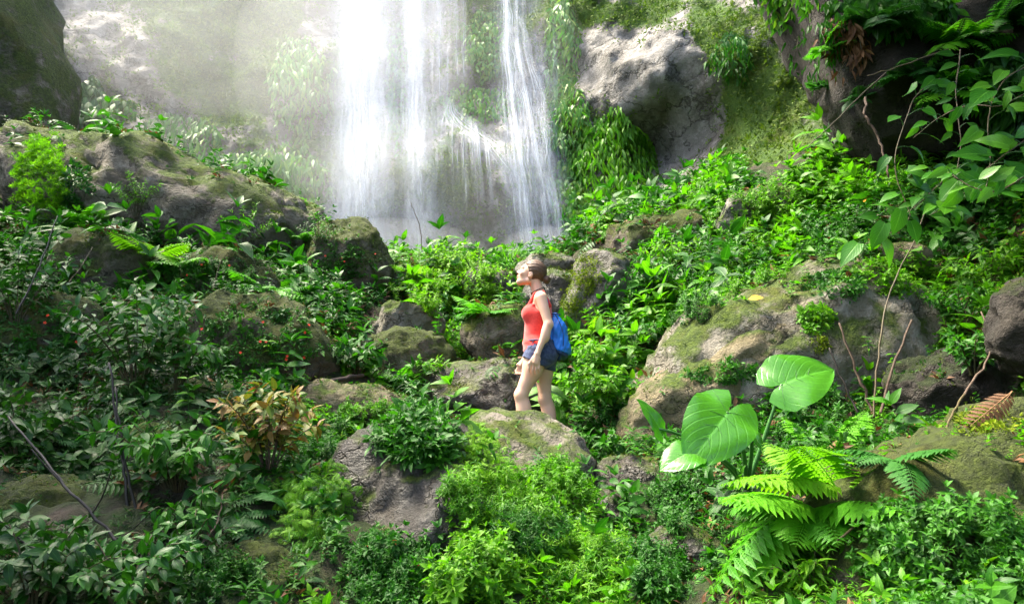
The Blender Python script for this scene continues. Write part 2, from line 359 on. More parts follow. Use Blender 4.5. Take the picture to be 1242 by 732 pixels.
# middle
rock('pale grey wedge of rock left of the bright bush', (436,362,534,440), 7.7, 'r_pale', roll=20, seed=16, fac=9, cut=.6)
rock('wet grey brown boulder left of the hiker\'s legs', (520,440,655,530), 6.9, 'r_wet', seed=17)
rock('brown rounded rock right behind the hiker\'s waist', (570,368,662,460), 7.6, 'r_brown', seed=18, roll=25)
rock('dark rock leaning just behind the hiker\'s neck', (640,330,712,410), 8.3, 'r_wet', seed=19, roll=25)
rock('flat topped stone above the leaning rock behind the hiker\'s hair', (628,312,702,348), 8.8, 'r_grey', seed=20, hi=False)
rock('tall grey rock draped with yellow moss right of the hiker', (676,303,768,430), 8.0, 'r_grey', seed=21, fac=8, cut=.66, roll=-5)
rock('mossy dark rock below the right cliff foot', (728,264,878,330), 9.3, 'r_mossy', seed=22)
rock('small grey stone half hidden in the bright bush', (465,322,510,350), 9.0, 'r_grey', seed=23, hi=False, name='stone')
rock('grey stone in the bush left of the hiker\'s chest', (560,326,625,372), 9.0, 'r_grey', seed=24, hi=False, name='stone')
rock('mossy stone under the bright bush in the middle', (430,400,545,478), 7.2, 'r_mossy', seed=25)
rock('domed boulder the hiker stands behind, moss on its front', (538,512,716,690), 5.4, 'r_greymoss', roll=-9, seed=26, fac=3, cut=.9)
rock('dark wet boulder face at the lower centre', (392,532,600,790), 4.45, 'r_wet', seed=27, fac=6, cut=.75, roll=12)
rock('narrow ridge stone at the bottom centre', (578,636,672,790), 4.0, 'r_wet', seed=28, roll=-12)
rock('dark stone left of the giant leaves', (722,558,828,630), 5.0, 'r_wet', seed=29, roll=-6)
rock('grey stone under the right end of the narrow-leaved mound', (680,600,770,690), 4.7, 'r_wet', seed=30)
rock('small mossy stone at the lower right below the giant leaves', (782,640,865,710), 3.9, 'r_wet', seed=31)
# right
rock('large pale boulder on the right slope with seedlings on its face', (775,352,1150,540), 6.05, 'r_pale', roll=18, seed=32, fac=3, cut=.88, dep=.75)
rock('ochre slab running down the left side of the large pale boulder', (748,430,990,520), 5.72, 'r_gold', roll=30, seed=33, dep=.6)
rock('rusty flat stone on top of the right slope', (1035,296,1120,336), 6.3, 'r_gold', seed=34, hi=False)
rock('brown mossy boulder at the lower right corner', (1000,548,1330,820), 3.3, 'r_mossy', roll=16, seed=35)
rock('green mossy mound above the lower right boulder', (1140,492,1300,580), 3.9, 'r_mossy', seed=36, roll=10)
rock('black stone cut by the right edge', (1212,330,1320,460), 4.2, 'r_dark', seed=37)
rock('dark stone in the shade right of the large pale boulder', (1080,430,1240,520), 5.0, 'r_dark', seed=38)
rock('grey stone among herbs on the upper right slope', (850,238,985,300), 8.5, 'r_grey', seed=39, roll=22)
# masses at the sides
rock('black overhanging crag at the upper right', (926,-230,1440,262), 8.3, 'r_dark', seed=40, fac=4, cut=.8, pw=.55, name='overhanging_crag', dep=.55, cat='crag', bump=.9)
rock('dark leaning rock buttress at the upper left', (-330,-260,62,460), 11.2, 'r_mossy', seed=41, fac=3, cut=.85, roll=14, pw=.85, name='rock_buttress', dep=.5, cat='crag')

off = np.cumsum([0] + [len(v) for v in SV[:-1]])
_tr = [];  _ow = []
for k, (f, o_) in enumerate(zip(SF, off)):
    f = f + o_
    if f.shape[1] == 4: f = np.concatenate([f[:, [0, 1, 2]], f[:, [0, 2, 3]]])
    _tr.append(f); _ow.append(np.full(len(f), k))
_ow = np.concatenate(_ow)
BVH = BVHTree.FromPolygons(np.concatenate(SV).tolist(), np.concatenate(_tr).tolist(), all_triangles=True)
CAM = Vector((0, 0, CAMZ))
def cast(px, py):
    h = BVH.ray_cast(CAM, ray(px, py), 60)
    if h[0] is None: return None
    n = h[1] if h[1].dot(h[0] - CAM) < 0 else -h[1]
    return np.array(h[0]), np.array(n), _ow[h[2]]
def drop(x, y, z=20.):
    h = BVH.ray_cast(Vector((x, y, z)), Vector((0, 0, -1)), 60)
    if h[0] is None: return None
    n = h[1] if h[1].z > 0 else -h[1]
    return np.array(h[0]), np.array(n), _ow[h[2]]

# ------------------------------------------------------------------ leaves and sprigs
def leaf_tpl(w=.4, fold=.22, droop=.25, n=4, peak=.42, tip=1.0, wave=0., heart=0.):
    t = np.linspace(0, 1, n + 1)
    prof = np.where(t < peak, np.sin(np.clip(t / peak, 0, 1) * math.pi / 2) ** .8, np.cos(np.clip((t - peak) / (1 - peak), 0, 1) * math.pi / 2) ** tip)
    V = []; UV = []
    for i, tt in enumerate(t):
        V.append((0, tt, -droop * tt * tt)); UV.append((.5, tt))
    L = []; Rr = []
    for i in range(1, n):
        tt = t[i]; hw = prof[i] * w / 2; yy = tt - (heart * .28 if i == 1 else 0)
        z = -droop * tt * tt + fold * hw + wave * math.sin(i * 2.2)
        L.append(len(V)); V.append((-hw, yy, z)); UV.append((0, tt))
        Rr.append(len(V)); V.append((hw, yy, z - 2 * wave * math.sin(i * 2.2))); UV.append((1, tt))
    F = []
    for S, fl in ((L, 0), (Rr, 1)):
        for i in range(n):
            if i == 0: f = [(0, S[0], 1)]
            elif i == n - 1: f = [(i, S[i-1], n)]
            else: f = [(i, S[i-1], S[i]), (i, S[i], i + 1)]
            F += [tuple(reversed(x)) if fl == 0 else x for x in f]
    F = [(a, b, c) if True else 0 for a, b, c in F]
    return np.array(V, float), np.array(F), np.array(UV, float)
LT = {
 'ovate': [leaf_tpl(.46, .25, .28), leaf_tpl(.42, .35, .45), leaf_tpl(.5, .15, .15), leaf_tpl(.44, .3, .6, wave=.015)],
 'round': [leaf_tpl(.66, .22, .2), leaf_tpl(.6, .3, .35), leaf_tpl(.7, .12, .1)],
 'lance': [leaf_tpl(.24, .3, .35, peak=.35), leaf_tpl(.2, .4, .6, peak=.3), leaf_tpl(.26, .2, .2, peak=.4)],
 'blade': [leaf_tpl(.11, .5, .5, n=5, peak=.3), leaf_tpl(.09, .5, .8, n=5, peak=.3), leaf_tpl(.12, .4, .25, n=5, peak=.35)],
 'heart': [leaf_tpl(.60, .22, .3, n=8, peak=.32, heart=.6, tip=1.1), leaf_tpl(.54, .32, .5, n=8, peak=.32, heart=.6, tip=1.1), leaf_tpl(.64, .14, .15, n=8, peak=.34, heart=.6, tip=1.)],
 'small': [leaf_tpl(.5, .3, .2, n=3, peak=.45), leaf_tpl(.42, .3, .4, n=3, peak=.4)],
 'tiny':  [leaf_tpl(.5, .3, .2, n=2, peak=.5), leaf_tpl(.36, .3, .3, n=2, peak=.5)],
 'slim':  [leaf_tpl(.24, .3, .3, n=3, peak=.4), leaf_tpl(.2, .3, .5, n=3, peak=.4)],
}
_lm = {}
def leaf_mesh(shape, mat):
    k = (shape, mat)
    if k not in _lm: _lm[k] = [mesh_np('leaf', v, f, M[mat], uv) for v, f, uv in LT[shape]]
    return _lm[k]
def frames(d, up, sc, pos):
    d = norm(np.asarray(d, float)); up = np.asarray(up, float)
    x = np.cross(d, up); bad = np.linalg.norm(x, axis=1) < 1e-4; x[bad] = np.cross(d[bad], [0.3, .9, .1]); x = norm(x); z = np.cross(x, d)
    m = np.zeros((len(d), 4, 4)); sc = np.broadcast_to(np.asarray(sc, float).reshape(-1, 1), (len(d), 1))
    m[:, :3, 0] = x * sc; m[:, :3, 1] = d * sc; m[:, :3, 2] = z * sc; m[:, :3, 3] = pos; m[:, 3, 3] = 1
    return m
class Fol:
    """many leaves or sprigs gathered into one mesh"""
    def __init__(s): s.V = []; s.F = []; s.U = []; s.T = []; s.n = 0
    def add(s, tpl, m, tint=None):
        v, f, u = tpl[:3]; k = len(m)
        if k == 0: return
        W = np.einsum('kij,vj->kvi', m[:, :3, :3], v) + m[:, None, :3, 3]
        s.V.append(W.reshape(-1, 3)); s.F.append((f[None] + (np.arange(k) * len(v))[:, None, None]).reshape(-1, 3) + s.n)
        s.U.append(np.tile(u, (k, 1))); s.n += k * len(v)
        t = rng.random(k) if tint is None else tint
        base = tpl[3] if len(tpl) > 3 else np.zeros(len(v))
        s.T.append((t[:, None] + base[None]).ravel())
    def add_mix(s, tpls, m, tint=None):
        pick = rng.integers(0, len(tpls), len(m))
        for i, t in enumerate(tpls):
            q = pick == i; s.add(t, m[q], None if tint is None else tint[q])
    def tpl(s): return np.concatenate(s.V), np.concatenate(s.F), np.concatenate(s.U), np.concatenate(s.T)
    def mesh(s, name, mat, off=(0, 0, 0)):
        return mesh_np(name, np.concatenate(s.V) - np.asarray(off), np.concatenate(s.F), M[mat] if isinstance(mat, str) else mat, np.concatenate(s.U), {'tint': np.concatenate(s.T)})
def rdir(k, zlo=-1., zhi=1.):
    z = rng.uniform(zlo, zhi, k); a = rng.uniform(0, 2 * math.pi, k); r = np.sqrt(np.clip(1 - z * z, 0, 1))
    return np.stack([r * np.cos(a), r * np.sin(a), z], 1)
Zup = np.array([0, 0, 1.])
def herb_tpl(shape, h=1., whorls=4, per=4, L=.36, top=5):
    f = Fol(); bend = rng.normal(0, .15, 2)
    for k in range(whorls + 1):
        t = (k + .6) / (whorls + .6); p = np.array([bend[0] * t * t, bend[1] * t * t, h * t]); q = top if k == whorls else per
        a = np.arange(q) / q * 2 * math.pi + k * 2.4 + rng.normal(0, .25, q)
        el = (.9 if k == whorls else .25) + rng.normal(0, .2, q)
        d = np.stack([np.cos(a) * np.cos(el), np.sin(a) * np.cos(el), np.sin(el)], 1)
        f.add_mix(LT[shape], frames(d, np.tile(Zup, (q, 1)) + .3 * rng.normal(size=(q, 3)), L * (.7 + .5 * rng.random(q)) * (.75 if k == whorls else 1.1 - .3 * t), p), rng.random(q) * .45)
    return f.tpl()
def mat_tpl(shape, q=8, L=.5):
    f = Fol(); a = rng.uniform(0, 2 * math.pi, q); el = rng.uniform(.05, .9, q)
    d = np.stack([np.cos(a) * np.cos(el), np.sin(a) * np.cos(el), np.sin(el)], 1)
    f.add_mix(LT[shape], frames(d, np.tile(Zup, (q, 1)) + .4 * rng.normal(size=(q, 3)), L * (.6 + .6 * rng.random(q)), d * rng.uniform(.1, .5, q)[:, None] * [1, 1, .5]), rng.random(q) * .45)
    return f.tpl()
def frond_tpl(pairs=16, pinn=6, width=.26, droop=.5, curl=.0, two=True, rise=.0):
    """a fern frond along +Y, unit length: rachis and pinnae (each lobed when two)"""
    f = Fol(); rv = []; n = pairs
    def axis(t): return np.array([curl * t * t, t * (1 - .12 * droop * t), rise * t - droop * t * t * .75])
    for k in range(n):
        t = .10 + .9 * k / n; p = axis(t); dt = norm(axis(t + .01) - p)
        ln = width * 1.1 * (math.sin(math.pi * min(1, t * .80 + .20)) ** .9)
        nrm_ = np.cross(np.array([1., 0, 0]), dt)
        for sgn in (-1, 1):
            pd = norm(np.array([sgn, 0, 0]) * 1. + dt * .42 + nrm_ * rng.uniform(-.06, .12) - Zup * .18)
            if two:
                for j in range(pinn):
                    tj = (j + .5) / pinn; pp = p + pd * ln * tj - Zup * ln * .18 * tj * tj
                    l2 = .44 / n * (ln / width) ** .5 * (1 - .72 * tj) + .003
                    dd = np.array([norm(pd * .55 + dt * 1.), norm(pd * .55 - dt * .9)])
                    f.add(LT['tiny'][0], frames(dd, np.tile(nrm_, (2, 1)), l2, np.tile(pp, (2, 1))), np.full(2, .15 * rng.random()))
                f.add(LT['tiny'][1], frames(pd[None], nrm_[None], ln * 1.02, p[None]), np.array([.05]))
            else:
                f.add(LT['slim'][0], frames(pd[None], nrm_[None], ln, p[None]), np.array([.15 * rng.random()]))
    T = f.tpl(); ts = np.linspace(0, 1, 9); V = []; F = []
    for i, t in enumerate(ts):
        p = axis(t); r = .007 * (1 - .8 * t)
        V += [p + [-r, 0, 0], p + [r, 0, 0], p + [0, 0, -r]]
        if i:
            b = (i - 1) * 3
            for a, c in ((0, 1), (1, 2), (2, 0)): F += [(b + a, b + c, b + 3 + c), (b + a, b + 3 + c, b + 3 + a)]
    return (np.concatenate([T[0], V]), np.concatenate([T[1], np.array(F) + len(T[0])]), np.concatenate([T[2], np.full((len(V), 2), .5)]), np.concatenate([T[3], np.zeros(len(V))]))
ST = {
 'herb':  [herb_tpl('small') for _ in range(3)],
 'herbs': [herb_tpl('slim', whorls=5, per=4, L=.42) for _ in range(3)],
 'tall': [herb_tpl('ovate', whorls=3, per=3, L=.55, top=4) for _ in range(4)],
 'clover': [mat_tpl('small', 9, .55) for _ in range(3)],
 'mat':   [mat_tpl('tiny', 9, .5) for _ in range(3)],
 'frond': [frond_tpl(9, 1, .3, .5, two=False) for _ in range(3)],
 'grass': [mat_tpl('blade', 7, 1.1) for _ in range(2)],
 'tuft':  [mat_tpl('tiny', 6, .6) for _ in range(2)],
}
FR = {k: [frond_tpl(*a) for a in v] for k, v in {
 'big':  [(16, 8, .29, .42, .06), (15, 8, .27, .6, -.08), (16, 8, .30, .3, .0), (15, 8, .27, .8, .05)],
 'mid':  [(13, 4, .28, .4, .05), (12, 4, .26, .65, -.06), (13, 4, .3, .3, .0)],
 'simple': [(15, 1, .16, .5, .05, False), (15, 1, .18, .8, -.05, False), (14, 1, .17, .35, 0, False)]}.items()}
_fm = {}
def frond_mesh(k, mat):
    if (k, mat) not in _fm: _fm[k, mat] = [mesh_np('frond', t[0], t[1], M[mat], t[2], {'tint': t[3]}) for t in FR[k]]
    return _fm[k, mat]
def tube(pts, r0, r1, sides=5):
    pts = np.asarray(pts, float); n = len(pts); d = norm(np.gradient(pts, axis=0)); V = []
    for i in range(n):
        a = np.cross(d[i], [.21, .35, .91]); a = a / max(np.linalg.norm(a), 1e-6); b = np.cross(d[i], a); r = r0 + (r1 - r0) * i / (n - 1)
        for k in range(sides): V.append(pts[i] + r * (a * math.cos(k / sides * 2 * math.pi) + b * math.sin(k / sides * 2 * math.pi)))
    F = [(i * sides + k, i * sides + (k + 1) % sides, (i + 1) * sides + (k + 1) % sides, (i + 1) * sides + k) for i in range(n - 1) for k in range(sides)]
    V.append(pts[-1] + d[-1] * r1)
    T = [((n - 1) * sides + k, (n - 1) * sides + (k + 1) % sides, len(V) - 1) for k in range(sides)]
    return np.array(V), [np.array(F), np.array(T)]
def stem(name, pts, r0, r1, mat, parent=None, sides=5):
    V, F = tube(pts, r0, r1, sides); return link(name, mesh_np(name, V, F, M[mat]), parent)
def bez(a, b, c, n=7):
    t = np.linspace(0, 1, n)[:, None]; return (1 - t) ** 2 * a + 2 * t * (1 - t) * b + t * t * c
# a red blossom: five petals round a centre
_f = Fol(); _a = np.arange(5) / 5 * 2 * math.pi
_f.add(LT['round'][0], frames(np.stack([np.cos(_a), np.sin(_a), .35 + 0 * _a], 1), np.tile(Zup, (5, 1)), .5, np.zeros((5, 3))))
_f.add(LT['tiny'][0], frames(np.stack([np.cos(_a), np.sin(_a), 1.5 + 0 * _a], 1), np.tile(Zup, (5, 1)), .25, np.zeros((5, 3))))
FLOWER = _f.mesh('flower', 'flower')
def flower(parent, p, nrm, s=.022):
    m = frames(np.array([np.cross(nrm, [.3, .2, .9])]), np.array([nrm]), s, np.array([p]))[0]
    link('flower', FLOWER, parent, mb=m)
def base_at(px, py):
    h = cast(px, py)
    return h if h else (P(px, py, 8), Zup, 0)

def shrub(label, px, py, h, spread, nst, L, shape='ovate', mat='mid', per=10, lean=(0, 0), cat='shrub', parts=True, group=None, t0=.3, name='shrub', flowers=0, stemmat='stem', sag=.25, lift=.0, r=.006, alt=False):
    nst = int(nst * 1.45); per = int(per * 1.15 + .5); L = L * 1.18; spread *= 1.1
    b, nr, _ = base_at(px, py); root = thing(name, label, cat, b - np.array([0, 0, .03]), group)
    allm = []; ends = []
    for k in range(nst):
        a = 2 * math.pi * (k + rng.random() * .7) / nst; rr = spread * math.sqrt(rng.uniform(.08, 1)); hh = h * rng.uniform(.68, 1.02) * (1 - .35 * (rr / spread) ** 2)
        tip = np.array([math.cos(a) * rr + lean[0], math.sin(a) * rr * .8 + lean[1], hh]); st = np.array([math.cos(a), math.sin(a), 0]) * spread * .06
        pts = bez(st, np.array([tip[0] * .35, tip[1] * .35, hh * .75]), tip, 8); pts[-1, 2] -= sag * L
        stem('stem', pts, r, r * .35, stemmat, root, 4); ends.append(tip)
        n = per; ts = t0 + (1 - t0) * (np.arange(n) + rng.random(n) * .5) / n
        pos = np.stack([np.interp(ts, np.linspace(0, 1, 8), pts[:, i]) for i in range(3)], 1)
        tg = norm(np.stack([np.interp(ts, np.linspace(0, 1, 8), np.gradient(pts, axis=0)[:, i]) for i in range(3)], 1))
        s1 = norm(np.cross(tg, rdir(1) + .01)); s2 = np.cross(tg, s1)
        dirs = []; ps = []; sc = []
        for i in range(n):
            ph = (i % 2) * math.pi / 2 + .4 * rng.normal()
            for sg in ((1,) if alt else (1, -1)):
                sdv = (s1[i] * math.cos(ph) + s2[i] * math.sin(ph)) * sg
                dirs.append(sdv * .9 + tg[i] * .55 + Zup * (lift - sag) + .18 * rng.normal(size=3)); ps.append(pos[i]); sc.append(L * rng.uniform(.6, 1.1) * (.75 + .25 * math.sin(ts[i] * 2.6)))
        for q in range(3):
            dirs.append(tg[-1] * .8 + .6 * rng.normal(size=3)); ps.append(pts[-1]); sc.append(L * rng.uniform(.45, .8))
        dirs = np.array(dirs); up = np.tile(Zup, (len(dirs), 1)) + .35 * rng.normal(size=dirs.shape) + np.array([-.15, -.25, 0])
        allm.append(frames(dirs, up, np.array(sc), np.array(ps)))
    allm = np.concatenate(allm)
    if parts:
        lm = leaf_mesh(shape, mat); order = rng.permutation(len(allm))
        for i in order[:300]: link('leaf', lm[rng.integers(len(lm))], root, mb=allm[i])
        rest = allm[order[300:]]
    else: rest = allm
    if len(rest):
        f = Fol(); f.add_mix(LT[shape], rest); kind(link('foliage', f.mesh('foliage', mat), root), 'stuff')
    for k in range(flowers):
        e = ends[k % len(ends)]; flower(root, e + np.array([rng.normal(0, .06), -.03, .02]), np.array([0, -.7, .7]), .026)
    return root

def fern(label, px, py, L, n, mat='fern', k='mid', az=None, el=(.35, .9), cat='fern', group=None, spread=6.28, name='fern'):
    if k != 'big': L = L * 1.2; n = int(n * 1.3)
    b, nr, _ = base_at(px, py); root = thing(name, label, cat, b - np.array([0, 0, .02]), group)
    fm = frond_mesh(k, mat)
    for i in range(n):
        a = (az if az is not None else 0) + spread * ((i + .5 + .3 * rng.normal()) / n - .5); e = rng.uniform(*el)
        d = np.array([math.cos(a) * math.cos(e), math.sin(a) * math.cos(e), math.sin(e)])
        m = frames(d[None], (Zup + .15 * rng.normal(size=3))[None], L * rng.uniform(.7, 1.08), np.array([[d[0] * .02, d[1] * .02, .0]]))[0]
        link('frond', fm[rng.integers(len(fm))], root, mb=m)
    return root

def pix_pts(px, py, rx, ry, n, tol=.9, ow=None):
    """points on the surfaces seen inside an ellipse of the photograph"""
    c = base_at(px, py); dc = c[0][1]; out = []; nn = []; rho = []
    for k in range(n):
        a = rng.uniform(0, 2 * math.pi); r_ = math.sqrt(rng.random()); r_ *= 1 + .12 * math.sin(a * 3 + px) + .1 * math.sin(a * 7 + py)
        h = cast(px + rx * r_ * math.cos(a), py + ry * r_ * math.sin(a))
        if h is None or abs(h[0][1] - dc) > tol: continue
        out.append(h[0]); nn.append(h[1]); rho.append(r_)
    return np.array(out), np.array(nn), np.array(rho)
def cushion(label, px, py, rx, ry, n, s, tp='clover', mat='bright', dome=.10, cat='ground plant', flowers=0, group=None, name='cushion_plant', up=.6, tol=.9, fs=.022, dir0=None):
    """a mat of sprigs that follows the ground or stone under it"""
    p, nr, rho = pix_pts(px, py, rx, ry, n, tol)
    b = base_at(px, py)[0]; root = thing(name, label, cat, b, group)
    lay = rng.random(len(p)) ** .6; bn = noise(p / max(s * 3.2, .12) + px); kp = rng.random(len(p)) < np.clip(.75 + 1.3 * bn, .12, 1); p, nr, rho, lay, bn = p[kp], nr[kp], rho[kp], lay[kp], bn[kp]
    dome = dome * np.clip(.75 + 1.1 * bn, .15, 1.7)
    q = p + nr * (dome * (1 - np.clip(rho, 0, 1) ** 2) * lay)[:, None] + Zup * (dome * .3 * (1 - np.clip(rho, 0, 1) ** 2) * lay)[:, None]
    ax = norm(nr * (1 - up) + Zup * up + .35 * rng.normal(size=p.shape) + np.array([0, -.25, 0]) + (0 if dir0 is None else np.array(dir0)))
    f = Fol(); side = rdir(len(p)); d = np.cross(ax, side)
    mm = frames(d, ax, s * rng.uniform(.55, 1.2, len(p)) * np.where(rng.random(len(p)) < .1, 1.6, 1.), q); tn = np.clip(.22 + .5 * noise(p * 5.) + .12 * rng.normal(size=len(p)), 0, .52)
    al = rng.random(len(p)) < (.16 if tp in ('herb', 'herbs', 'clover') else 0); f.add_mix(ST[tp], mm[~al], tn[~al])
    if al.any(): f.add_mix(ST[{'herb': 'herbs', 'herbs': 'clover', 'clover': 'frond'}[tp]], mm[al], tn[al])
    kind(link('foliage', f.mesh('foliage', mat, b), root), 'stuff')
    for k in rng.permutation(len(p))[:flowers]:
        flower(root, q[k] - b + nr[k] * s * .8, norm(nr[k] + np.array([0, -.6, .3])), fs)
    return root
def hanging(label, px, py, rx, ry, n, L, mat='hang', shape='lance', dome=.35, cat='hanging plant', parts=300, down=1., group=None):
    n = int(n * 1.9); L = L * 1.15
    p, nr, rho = pix_pts(px, py, rx, ry, n, 1.6); b = base_at(px, py)[0]; root = thing('hanging_plant', label, cat, b, group)
    q = p + np.array([0, -1., .1]) * (dome * (1 - np.clip(rho, 0, 1) ** 2) * rng.uniform(.3, 1, len(p)) + .04)[:, None]
    d = np.array([0, -.42, -1.]) * down + rng.normal(size=p.shape) * np.array([.42, .2, .22])
    m = frames(d, np.array([0, -1., .45]) + .4 * rng.normal(size=p.shape), L * rng.uniform(.6, 1.15, len(p)), q - b)
    lm = leaf_mesh(shape, mat)
    for i in range(min(parts, len(m))): link('leaf', lm[rng.integers(len(lm))], root, mb=m[i])
    if len(m) > parts:
        f = Fol(); f.add_mix(LT[shape], m[parts:]); kind(link('foliage', f.mesh('foliage', mat), root), 'stuff')
    for k in range(max(3, int(rx / 12))):
        i = rng.integers(len(p)); a = p[i] - b; stem('stem', bez(a, a + [0, -dome * .5, .02], a + [rng.normal(0, .1), -dome * .8, -.3], 5), .006, .003, 'stem', root, 4)
    return root
def seedling(label, px, py, h, L, n, mat='mid', shape='ovate', cat='seedling', group=None, lean=(0, 0), stemmat='petiole', name='seedling'):
    b, nr, _ = base_at(px, py); root = thing(name, label, cat, b - np.array([0, 0, .02]), group)
    tip = np.array([lean[0], lean[1], h]); pts = bez(np.zeros(3), np.array([lean[0] * .2, lean[1] * .2, h * .6]), tip, 6); stem('stem', pts, .005, .0025, stemmat, root, 4)
    lm = leaf_mesh(shape, mat)
    for i in range(n):
        t = 1 - .55 * (i // 2) / max(1, n // 2); p = pts[0] * (1 - t) + tip * t; a = (i % 2) * math.pi + (i // 2) * 1.4 + rng.normal() * .3
        d = np.array([math.cos(a), math.sin(a) * .8, .15 + .1 * rng.normal()])
        link('leaf', lm[rng.integers(len(lm))], root, mb=frames(d[None], (Zup + np.array([0, -.4, 0]))[None], L * rng.uniform(.75, 1.1), p[None])[0])
    return root
def vine(label, pts, L, nleaf, mat='pothos', shape='heart', r=.0055, stemmat='vine', cat='vine', group=None, name='vine', pet=.5, face=(0, -1, .5)):
    """pts: (px, py, distance) along the stem"""
    W = np.array([P(*p) for p in pts]); t = np.linspace(0, 1, len(W)); tt = np.linspace(0, 1, len(W) * 4)
    Wd = np.stack([np.interp(tt, t, W[:, i]) for i in range(3)], 1)
    for _ in range(3): Wd[1:-1] = (Wd[:-2] + Wd[1:-1] * 2 + Wd[2:]) / 4
    Wd += np.cumsum(rng.normal(0, .004, Wd.shape), 0) * .6
    b = Wd[0]; root = thing(name, label, cat, b, group); stem('stem', Wd - b, r, r * .5, stemmat, root, 6)
    lm = leaf_mesh(shape, mat)
    for i in range(nleaf):
        u = (i + rng.random() * .8) / nleaf; p = np.array([np.interp(u, tt, Wd[:, k]) for k in range(3)]) - b
        sd = 1 if i % 2 else -1
        e = p + np.array([sd * rng.uniform(.4, 1.) , rng.uniform(-.9, -.1), rng.uniform(-.2, .7)]) * L * pet
        if pet > .2: stem('petiole', bez(p, (p + e) / 2 + [0, 0, L * .12], e, 4), .0035, .0025, 'petiole', root, 4)
        d = np.array([sd * rng.uniform(.2, .9), rng.uniform(-.5, .1), rng.uniform(-.9, .25)])
        link('leaf', lm[rng.integers(len(lm))], root, mb=frames(d[None], (np.array(face) + .35 * rng.normal(size=3))[None], L * rng.uniform(.65, 1.15), e[None])[0])
    return root
def twig(label, pts, r0, r1, mat='twig', cat='twig', group=None, name='twig', forks=()):
    W = np.array([P(*p) for p in pts]); t = np.linspace(0, 1, len(W)); tt = np.linspace(0, 1, max(6, len(W) * 4))
    Wd = np.stack([np.interp(tt, t, W[:, i]) for i in range(3)], 1)
    for _ in range(2): Wd[1:-1] = (Wd[:-2] + Wd[1:-1] * 2 + Wd[2:]) / 4
    Wd[1:-1] += rng.normal(0, r0 * .5, Wd[1:-1].shape); b = Wd[0]
    root = thing(name, label, cat, b, group); stem('stem', Wd - b, r0, r1, mat, root, 6)
    for u, dx, dz in forks:
        p = np.array([np.interp(u, tt, Wd[:, k]) for k in range(3)]) - b
        stem('branch', bez(p, p + np.array([dx * .5, 0, dz * .3]), p + np.array([dx, -.05, dz]), 6), r0 * .5, r1 * .6, mat, root, 4)
    return root

# ------------------------------------------------------------------ planted individuals
# --- left slope
shrub('tall glossy broadleaf shrub in front of the big red-flowered boulder on the left', 165, 478, .95, .50, 15, .095, 'ovate', 'glossy', 9, lean=(.02, -.1), flowers=0)
shrub('broadleaf shrub reaching right toward the boulder, its pale leaf catching the light', 215, 470, .62, .26, 7, .10, 'ovate', 'mid', 6, lean=(.12, -.15))
shrub('broadleaf bush at the far left edge above the red-dotted boulder', 20, 392, .72, .42, 9, .09, 'ovate', 'glossy', 7)
shrub('leafy bush between the hanging creeper and the dark boulder at the upper left', 75, 350, .5, .35, 7, .075, 'ovate', 'mid', 7)
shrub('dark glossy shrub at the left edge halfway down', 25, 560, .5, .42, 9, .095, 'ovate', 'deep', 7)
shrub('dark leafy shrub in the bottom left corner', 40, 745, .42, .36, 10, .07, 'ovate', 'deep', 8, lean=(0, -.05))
shrub('dark shrub at the bottom edge between the two thin twigs', 150, 735, .40, .34, 10, .066, 'ovate', 'glossy', 8)
shrub('dim broadleaf sprigs right of the bottom left twigs', 225, 690, .34, .26, 7, .06, 'ovate', 'glossy', 6)
shrub('cascade of light green opposite leaves over the low reddish stone', 215, 590, .52, .34, 11, .085, 'ovate', 'mid', 8, lean=(-.02, -.2), sag=.4)
shrub('leafy spray hanging in front of the dark hollow left of the lower fern', 240, 650, .38, .20, 6, .07, 'ovate', 'mid', 6, lean=(.02, -.15), sag=.5)
shrub('russet and yellow leaved shrub at the foot of the left slope', 325, 572, .62, .36, 13, .085, 'ovate', 'red', 8, stemmat='twig', lean=(0, -.1))
seedling('upright seedling with broad leaves beside the russet shrub', 228, 520, .36, .10, 8, 'bright', 'ovate', lean=(.02, -.1))
seedling('young plant with four bright leaves in the shade under the red-flowered boulder', 285, 470, .18, .09, 6, 'mid', 'ovate', lean=(-.03, -.1))
seedling('pale broad-leaved seedling on the face of the big red-flowered boulder', 330, 432, .14, .085, 5, 'bright', 'ovate', lean=(0, -.12))
seedling('drooping leaf cluster on the right flank of the big red-flowered boulder', 372, 372, .12, .12, 6, 'glossy', 'ovate', lean=(.04, -.15))
shrub('feathery fine-leaved shrub standing on the long upper left boulder', 165, 262, .62, .34, 14, .05, 'slim', 'bright', 12, parts=False, sag=.1, alt=False, r=.005)
shrub('fine-leaved shrub beside the whitish stones on the left ridge', 295, 300, .62, .36, 13, .05, 'slim', 'bright', 12, parts=False, sag=.1, r=.005)
shrub('small feathery shrub on the rounded mossy boulder left of the fall', 385, 295, .42, .3, 10, .05, 'slim', 'mid', 10, parts=False, sag=.1, r=.004)
fern('bright fern in the middle of the left slope', 322, 352, .42, 9, 'fern', 'mid', el=(.2, .8))
fern('pale fern at the top of the rounded mossy boulder', 362, 290, .34, 8, 'fern', 'mid', el=(.3, .9))
fern('fern below the long boulder, under the feathery shrub', 115, 272, .42, 8, 'fern', 'mid', el=(.2, .8))
fern('yellow-green fern hanging over the shadowed brown boulder', 185, 308, .42, 8, 'lime', 'mid', el=(0, .6))
fern('fern behind the tall glossy shrub near the shadowed boulder', 228, 322, .36, 7, 'fern', 'mid', el=(.1, .7))
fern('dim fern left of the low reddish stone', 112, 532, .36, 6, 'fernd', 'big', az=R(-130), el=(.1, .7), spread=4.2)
fern('arching fern fronds just below the dim left fern', 130, 560, .34, 5, 'fernd', 'big', az=R(-60), el=(-.1, .5), spread=4)
